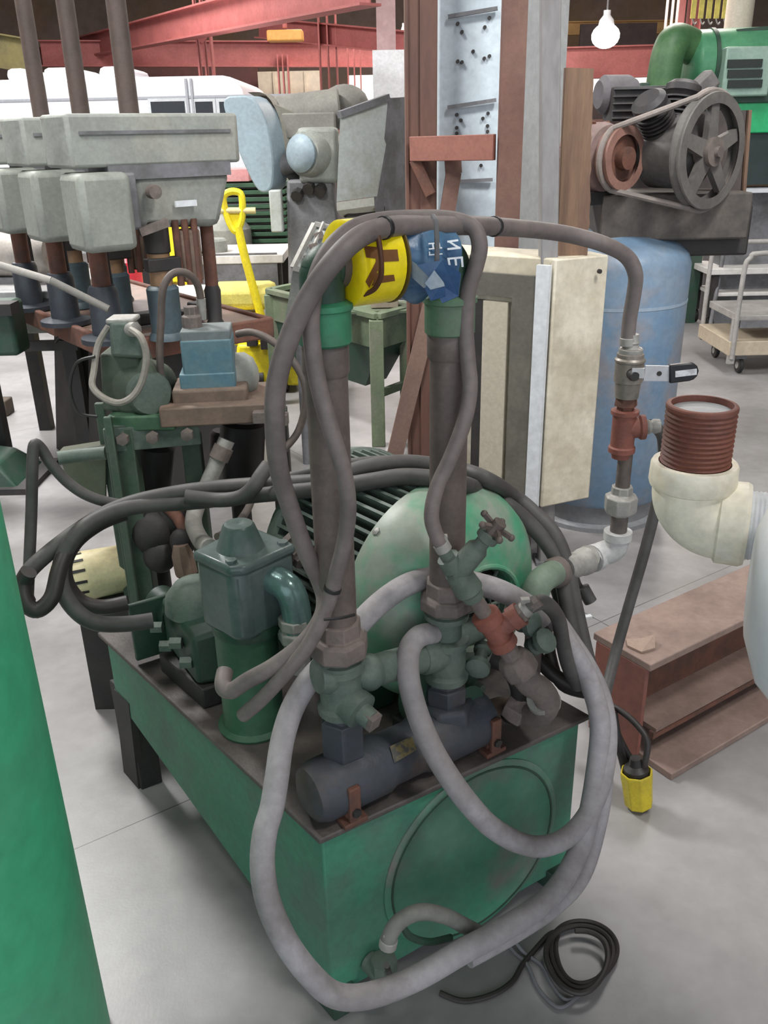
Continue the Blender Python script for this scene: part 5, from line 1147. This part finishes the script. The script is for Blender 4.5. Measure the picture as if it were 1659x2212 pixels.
    for x, d in ((325, .10), (520, .16)): p = A(x, 1080, d); MB().cyl((p.x, p.y, 0), (p.x, p.y, p.z), .028, n=14).build('cylinder_rod', DARKM, t)
    MB().tube([A(490, 950, .02), A(468, 1000, .0), A(445, 1055, -.02), A(425, 1095, -.05), A(418, 1130, -.1), A(432, 1165, -.2), A(455, 1185, -.35)], .0215, 14).build('pale_pipe', GALV, t)
    MB().cyl(A(484, 965, .01), A(472, 992, .0), .026, n=16).build('pipe_collar', IRON, t)
    MB().tube([A(125, 990, .0), A(180, 983, .02), A(230, 978, .02)], .018, 12, 4).build('side_nipple', GIRON, t)
    MB().hexa([A(x, y, d) for x, y, d in ((150, 1055, .1), (230, 1100, .1), (230, 1090, .25), (160, 1050, .25), (125, 975, .1), (230, 960, .1), (230, 950, .25), (135, 965, .25))]).build('drip_tray', mat('tray_olive', (92, 96, 78), (74, 80, 66), .7, 8, .6), t, .004)
    # dark pump body low between the posts
    for x, y, r, d in ((330, 1150, .06, .0), (370, 1125, .05, .02), (345, 1200, .045, -.02), (395, 1170, .035, -.05)): MB().ball(A(x, y, d), r, 14, 8, (1, .8, 1.1)).build('pump_casting', DARKM, t)
    MB().lathe(A(395, 1200, -.08), V((.1, -.1, -1)), [(.02, -.03), (.03, 0), (.03, .05), (.02, .06), (.02, .12)], 8).build('pump_fitting', BROWND, t)
    MB().tube([A(355, 1090, 0), A(385, 1120, -.02), A(400, 1160, -.05), A(392, 1215, -.08)], .016, 10).build('pump_pipe', RUSTD, t)
    # hydraulic hoses of the stand
    hs = mat('stand_hose', (104, 92, 86), (82, 74, 70), .7, 8, .6)
    h = tag(MB().tube([A(348, 815, .05), A(345, 760, .05), A(348, 690, .06), A(352, 625, .06), A(372, 592, .08), A(402, 590, .1), A(425, 612, .12), A(434, 650, .13), A(436, 690, .13)], .0095, 10).build('looped_hose', hs), 'dark thin hose arching over beside the blue solenoid box', 'hose')
    MB().cyl(A(434, 645, .13), A(436, 690, .13), .012, n=12).build('hose_sleeve', GALV, h)
    tag(MB().tube([A(512, 722, .1), A(545, 718, .08), A(585, 735, .05), A(625, 770, .02), A(655, 820, .0), A(660, 870, 0), A(645, 930, 0), A(615, 970, -.02), A(585, 1005, -.05), A(555, 1050, -.1), A(535, 1100, -.2), A(505, 1140, -.35), A(470, 1160, -.42)], .0095, 10).build('drain_hose', hs), 'brown hose sweeping from the blue box down behind the tall hoses', 'hose')
    c = tag(MB().tube([A(205, 770, .0), A(165, 785, .0), A(152, 840, .0), A(170, 890, .0), A(210, 900, .0)], .004, 6).build('wire_lead', BLACK), 'thin black wire lead bulging left of the valve stand', 'wire')
make_stand()
def make_creammotor():
    Y = 2.25; A = lambda x, y, d=0: at(x, y, Y+d)
    c = A(188, 1243)
    t = thing('cream_motor', 'small cream motor with slotted fan cover on floor behind the hose loops', 'motor', (c.x, Y, 0))
    d = V((-.9, -.4, .0)).normalized(); r = .072
    m = MB().lathe(c, d, [(r*.95, -.16), (r, -.02), (r*1.02, 0), (r*.98, .05), (r*.8, .085), (r*.4, .1), (0, .102)], 36).build('fan_cover', CREAMM, t)
    for k in range(14):
        q = 2*math.pi*k/14; e = Z; g = d.cross(Z).normalized(); p = c + d*.055 + (e*math.cos(q)+g*math.sin(q))*r*.95
        MB().bar(p-d*.05, p-d*.005, .008, .012, (e*math.cos(q)+g*math.sin(q))).build('vent_slot', BLACK, m)
    MB().lathe(c-d*.15, -d, [(r*.9, 0), (r*1.05, .01), (r*1.05, .06), (r*.6, .07)], 30).build('motor_body', DKGREEN, t)
    MB().box((c.x+.05, c.y+.02, (c.z-.06)/2), (.16, .12, c.z-.06)).build('motor_base', DARKM, t)
    MB().box(A(175, 1292, -.03), (.03, .03, .02)).build('terminal_lug', DARKM, t)
make_creammotor()

# ------------------------------------------------------------------ hoses
def hose(name, pts, r, m, label, cat='hose', n=12, sub=6, ties=(), clamps=(), tie_m=None, dy=0):
    P_ = []
    for x, y, Y in [(x, y, Y + (dy if Y < 1.55 else 0)) for x, y, Y in pts]:      # lay each point on top of the motor where it would sink into it
        p = at(x, y, Y); h = on_cyl(x, y, m0, md, mr*1.0+r); q = h - m0; a = q.dot(md)
        if -.04 < a < .40 and abs((q - md*a).length - (mr+r)) < .003 and h.y < Y: p = h
        P_.append(p)
    o = tag(MB().tube(P_, r, n, sub).build(name, m), label, cat)
    path = spline(P_, sub)
    for f in ties:
        i = int(f*(len(path)-2)); d = (path[i+1]-path[i]).normalized(); MB().lathe(path[i], d, [(r*1.02, -.004), (r*1.12, -.003), (r*1.12, .003), (r*1.02, .004)], 16).build('cable_tie', tie_m or BLACK, o)
    for f in clamps:
        i = int(f*(len(path)-2)); d = (path[i+1]-path[i]).normalized()
        c = MB().lathe(path[i], d, [(r*1.02, -.008), (r*1.1, -.007), (r*1.1, .007), (r*1.02, .008)], 16); c.box(path[i]+Z*r*1.2, (.016, .012, .012)); c.build('hose_clamp', GALV, o)
    return o
yl, yr = LB.y, RB.y
# a: from the ball valve up and over the wraps, then down left of the left riser
hose('air_hose', [(1356, 738, YA), (1360, 690, YA), (1370, 630, YA-.01), (1372, 590, YA-.02), (1352, 553, YA-.03), (1300, 526, YA-.06), (1220, 505, 1.66), (1120, 493, 1.58), (1010, 487, 1.50), (900, 487, 1.42), (830, 492, 1.36), (772, 515, 1.31), (716, 570, 1.28), (668, 640, 1.28), (625, 730, 1.28), (597, 830, 1.28), (594, 930, 1.28), (604, 1020, 1.30), (628, 1100, 1.32), (660, 1190, 1.34), (690, 1255, 1.36), (702, 1300, 1.34), (690, 1345, 1.32), (650, 1395, 1.31), (590, 1440, 1.31), (535, 1470, 1.32), (500, 1492, 1.33), (482, 1482, 1.34), (486, 1450, 1.37)],
     .0148, HOSEB, 'long brown-grey hose arching from ball valve over the wraps to the filter', ties=(.27, .36), clamps=(.004,), dy=-.08)
# b: second strand over the top, hugging both risers
hose('return_hose', [(958, 1185, 1.40), (940, 1150, 1.40), (932, 1110, 1.40), (945, 1050, 1.41), (975, 985, 1.42), (1003, 910, 1.43), (1015, 840, 1.44), (1010, 770, 1.45), (1006, 700, 1.46), (1012, 630, 1.46), (1028, 575, 1.46), (1036, 530, 1.46), (1022, 492, 1.47), (975, 474, 1.47), (900, 472, 1.43), (820, 478, 1.39), (760, 496, 1.36), (712, 540, 1.33), (684, 600, 1.31), (672, 680, 1.30), (676, 760, 1.295), (692, 850, 1.29), (718, 940, 1.285), (742, 1020, 1.285), (752, 1090, 1.29), (746, 1160, 1.295), (728, 1235, 1.30), (706, 1310, 1.30), (668, 1390, 1.29), (620, 1450, 1.29), (565, 1510, 1.30), (525, 1545, 1.32)],
     .0128, HOSEB, 'dusty hose hugging both riser pipes and crossing over the wraps', ties=(.86,), clamps=(.006,), dy=-.075)
tag(MB().tube([at(700, 1338, 1.195), at(735, 1335, 1.195), at(765, 1328, 1.225)], .003, 6).build('tie_strap', BLACK), 'thin black strap binding hoses to the left riser above its nut', 'strap')
for (pts, lab) in (([(935, 466, 1.40), (942, 480, 1.385), (943, 500, 1.38), (944, 540, 1.375), (942, 570, 1.375), (930, 592, 1.38)], 'grey strap tying hose bundle onto the blue bag'),
                   ([(800, 480, 1.345), (812, 495, 1.335), (820, 530, 1.325), (824, 570, 1.325), (822, 600, 1.33), (808, 625, 1.34), (786, 636, 1.35)], 'dark brown strap tying hose bundle onto the yellow wrap')):
    tag(MB().tube([at(x, y, Y-.08) for x, y, Y in pts], .0038, 8).build('tie_strap', GREYD if 'grey' in lab else mat('strap_brown', (84, 50, 28), None)), lab, 'strap')
# d: the big pale loop around the front
hose('pressure_hose', [(1170, 1335, 1.50), (1140, 1308, 1.46), (1085, 1278, 1.43), (1020, 1258, 1.44), (960, 1246, 1.45), (925, 1247, 1.46), (870, 1268, 1.42), (815, 1308, 1.38), (765, 1360, 1.355), (715, 1420, 1.34), (668, 1470, 1.30), (632, 1530, 1.28), (610, 1600, 1.24), (598, 1680, 1.19), (588, 1742, 1.16), (572, 1800, 1.13), (567, 1870, 1.10), (580, 1950, 1.07), (618, 2035, 1.05), (670, 2105, 1.035), (725, 2150, 1.03), (800, 2150, 1.035), (900, 2112, 1.06), (1000, 2055, 1.10), (1100, 2000, 1.16), (1190, 1935, 1.24), (1245, 1850, 1.32), (1272, 1760, 1.38), (1290, 1650, 1.43), (1296, 1560, 1.46), (1276, 1480, 1.49), (1240, 1410, 1.50), (1205, 1360, 1.52)],
     .0212, HOSE, 'big pale grey hose looping below the front of the green tank', n=16)
hose('suction_hose', [(936, 1368, 1.40), (905, 1375, 1.37), (884, 1405, 1.34), (882, 1460, 1.31), (898, 1530, 1.30), (930, 1610, 1.27), (968, 1675, 1.25), (1012, 1735, 1.24), (1060, 1785, 1.25), (1120, 1820, 1.27), (1175, 1828, 1.30), (1230, 1805, 1.34), (1272, 1755, 1.38), (1302, 1680, 1.42), (1312, 1590, 1.46), (1300, 1510, 1.50), (1268, 1440, 1.53), (1225, 1375, 1.56), (1190, 1325, 1.58)],
     .0205, HOSE, 'pale grey hose curving from right riser tee down across the round cover', n=16, clamps=(), ties=())
hose('side_hose', [0, 0, (1010, 2070, 1.12), (1110, 2015, 1.175), (1200, 1955, 1.25), (1258, 1890, 1.32), (1290, 1790, 1.39), (1306, 1690, 1.44), (1300, 1600, 1.47), (1280, 1500, 1.50), (1252, 1440, 1.53)][2:],
     .018, HOSE, 'second pale hose strand running down the right edge of the green tank')
# bundle over the motor and out to the left loops
hose('bundle_hose', [(60, 1302, 1.62), (48, 1270, 1.62), (62, 1235, 1.64), (110, 1190, 1.68), (170, 1145, 1.72), (230, 1108, 1.76), (300, 1082, 1.78), (400, 1062, 1.80), (500, 1051, 1.80), (600, 1045, 1.78), (700, 1038, 1.76), (780, 1012, 1.75), (860, 1000, 1.75), (930, 1004, 1.76), (995, 1016, 1.78), (1052, 1036, 1.78), (1110, 1072, 1.76), (1157, 1112, 1.74), (1197, 1155, 1.71), (1222, 1215, 1.68), (1240, 1300, 1.64), (1260, 1390, 1.60), (1275, 1450, 1.56)],
     .0175, HOSED, 'upper dark hose of the bundle draped over the finned motor', ties=(.42,), tie_m=GALV)
hose('bundle_hose', [(330, 1340, 1.66), (270, 1348, 1.64), (205, 1345, 1.62), (160, 1315, 1.62), (132, 1265, 1.63), (134, 1210, 1.66), (170, 1150, 1.69), (235, 1110, 1.74), (310, 1092, 1.77), (410, 1085, 1.79), (510, 1074, 1.79), (610, 1064, 1.77), (710, 1054, 1.75), (800, 1040, 1.73), (870, 1030, 1.72), (940, 1034, 1.72), (995, 1044, 1.72), (1052, 1066, 1.72), (1103, 1096, 1.71), (1142, 1130, 1.71), (1178, 1170, 1.70), (1205, 1215, 1.68), (1222, 1290, 1.64), (1232, 1350, 1.61), (1245, 1420, 1.58)],
     .0175, HOSED, 'lower dark hose of the bundle ending in the loop at left', ties=())
hose('bundle_hose', [(60, 1290, 1.66), (64, 1200, 1.70), (68, 1100, 1.74), (70, 1010, 1.76), (74, 962, 1.78), (88, 968, 1.79), (110, 1002, 1.79), (150, 1045, 1.79), (200, 1075, 1.79), (270, 1090, 1.80), (340, 1078, 1.82), (430, 1066, 1.83), (540, 1058, 1.83), (640, 1028, 1.82), (740, 1005, 1.80), (840, 996, 1.80), (930, 1002, 1.82), (1010, 1022, 1.84), (1085, 1052, 1.83), (1150, 1098, 1.80), (1200, 1160, 1.76)],
     .0125, HOSED, 'thin black hose kinked upright at the far left of the bundle')
hose('black_loop_hose', [(275, 1302, 1.72), (220, 1312, 1.70), (175, 1300, 1.69), (145, 1262, 1.69), (140, 1215, 1.70), (165, 1168, 1.73), (215, 1130, 1.76), (270, 1108, 1.79)], .0175, HOSEK, 'short black hose loop beside the small cream motor')
hose('black_loop_hose', [(62, 1235, 1.60), (50, 1260, 1.60), (54, 1300, 1.58), (80, 1318, 1.58), (112, 1290, 1.60), (128, 1230, 1.64), (150, 1180, 1.68), (190, 1130, 1.72)], .0175, HOSEK, 'black hose loop hanging lowest at the left edge of the bundle')
hose('elbow_hose', [(400, 1073, 1.76), (470, 1080, 1.76), (520, 1074, 1.74), (548, 1052, 1.73), (562, 1030, 1.74), (580, 1005, 1.76)], .0165, HOSED, 'dark hose end with sleeve crossing over the bundle near the filter')
# red tee side hose, right bundle strands
hose('tee_hose', [(1128, 1322, 1.36), (1150, 1306, 1.365), (1178, 1303, 1.39), (1205, 1335, 1.44), (1216, 1390, 1.46), (1228, 1440, 1.48), (1248, 1482, 1.50)], .0145, HOSED, 'short dark hose bending right from the lower rusty red tee', clamps=(.06,))
hose('strand_hose', [(1195, 1255, 1.70), (1212, 1310, 1.69), (1228, 1360, 1.68), (1250, 1410, 1.66), (1270, 1440, 1.64)], .0125, HOSED, 'dark hose strand dropping under the plugged galvanized tee')
hose('strand_hose', [(1170, 1290, 1.66), (1185, 1360, 1.64), (1190, 1420, 1.62), (1215, 1480, 1.58), (1280, 1500, 1.56)], .013, HOSEK, 'black hose strand curving behind the lower red tee to tank corner')
hose('strand_hose', [(1160, 1420, 1.60), (1190, 1452, 1.58), (1230, 1478, 1.57), (1290, 1496, 1.56)], .016, HOSEK, 'short thick black hose stub at right rear tank corner')
h = hose('stub_hose', [(1236, 1225, 1.76), (1248, 1262, 1.76), (1262, 1280, 1.75)], .009, HOSED, 'short capped hose stub hanging right of the plugged tee')
MB().cyl(at(1258, 1268, 1.75), at(1276, 1300, 1.74), .015, n=14).build('end_cap', HOSED, h)
hose('drop_hose', [(BR2.x*0+1402, 918, YA), (1420, 926, YA+.01), (1432, 950, YA+.03), (1432, 1010, YA+.04), (1418, 1090, YA+.04), (1390, 1200, YA+.02), (1358, 1310, YA), (1330, 1410, YA-.04), (1308, 1500, YA-.12), (1296, 1570, YA-.2)], .0125, HOSED, 'dark hose falling from upper red tee behind the cream elbow')
# drain fitting and small hose at the foot of the tank
dp0 = at(800, 2062, 1.10)
dr = MB().lathe(T(.10, -.02, .09), FN, [(.03, -.03), (.03, .0), (.024, .005), (.024, .04)], 8)
df = MB().tube([T(.10, .01, .085), T(.10, -.03, .085), T(.10, -.045, .08), T(.085, -.055, .06)], .022, 12, 4)
df.lathe(T(.10, -.035, .09), Z, [(.02, 0), (.026, .01), (.026, .04), (.018, .045)], 8); df.build('drain_fitting', GIRON, unit)
hose('drain_line', [(838, 2040, 1.08), (846, 2012, 1.085), (870, 1985, 1.10), (910, 1970, 1.12), (960, 1978, 1.14), (1010, 2003, 1.16), (1050, 2020, 1.17), (1085, 2012, 1.19)], .0145, mat('drain_grey', (126, 126, 120), (104, 106, 100), .7, 8, .7), 'short grey hose arching over the drain fitting at tank foot', clamps=(.04,))
g = lambda x, y, z=.006: gz(x, y, z)
def cord(pts, r, m, label): return tag(MB().tube(pts, r, 8, 6).build('floor_cord', m), label, 'cord')
coil = []
cx0, cy0 = g(1262, 2062).x, g(1262, 2062).y
for k in range(0, 60):
    q = 2*math.pi*k/20; rr_ = .052 + .004*math.sin(1.7*k) + .002*(k/20)
    coil.append(V((cx0 + .01*(k/30) + rr_*math.cos(q), cy0 - .006*(k/30) + rr_*1.05*math.sin(q), .006+.0105*(k/20))))
coil = []
for k in range(0, 58):
    q = 2*math.pi*k/20+2.6; 
    x = 1262 + 8*math.sin(k*.6) - 6*(k/20) + 68*math.cos(q); y = 2052 + 10*(k/20) - 70*math.sin(q)
    coil.append(g(x, y, .006+.008*(k/20)))
cord([g(950, 2145), g(1000, 2162), g(1060, 2150), g(1105, 2122), g(1128, 2085), g(1150, 2058), g(1185, 2020)] + coil, .0058, HOSEK, 'black cord coiled in small rings on the floor right of the tank')
cord([g(1080, 2015, .02), g(1110, 2055), g(1140, 2085), g(1160, 2130), g(1190, 2165), g(1215, 2175), g(1250, 2150), g(1290, 2115)], .004, GREYD, 'thin grey cord snaking on the floor below the black coil')
cord([g(1110, 2030, .02), g(1135, 2060), g(1170, 2085), g(1195, 2130), g(1225, 2160), g(1262, 2140), g(1310, 2090)], .004, GREYD, 'second thin grey cord, its bends nearer the black coil')
cord([at(835, 2085, 1.07), g(850, 2120), g(880, 2128), g(905, 2112)], .0055, HOSED, 'short dark cord end trailing from the drain fitting')
cord([at(868, 1995, 1.09), at(885, 2022, 1.10), at(925, 2035, 1.12), at(975, 2025, 1.14)], .0065, DKGREEN, 'dark green cord looped under the arching drain hose')
# small litter
c = g(1270, 1332, .004); tag(MB().box(c, (.028, .018, .008), (V((.9, .3, 0)), V((-.3, .9, 0)), Z)).build('white_chip', WHITE), 'tiny white block on the floor left of the steel beam', 'block')
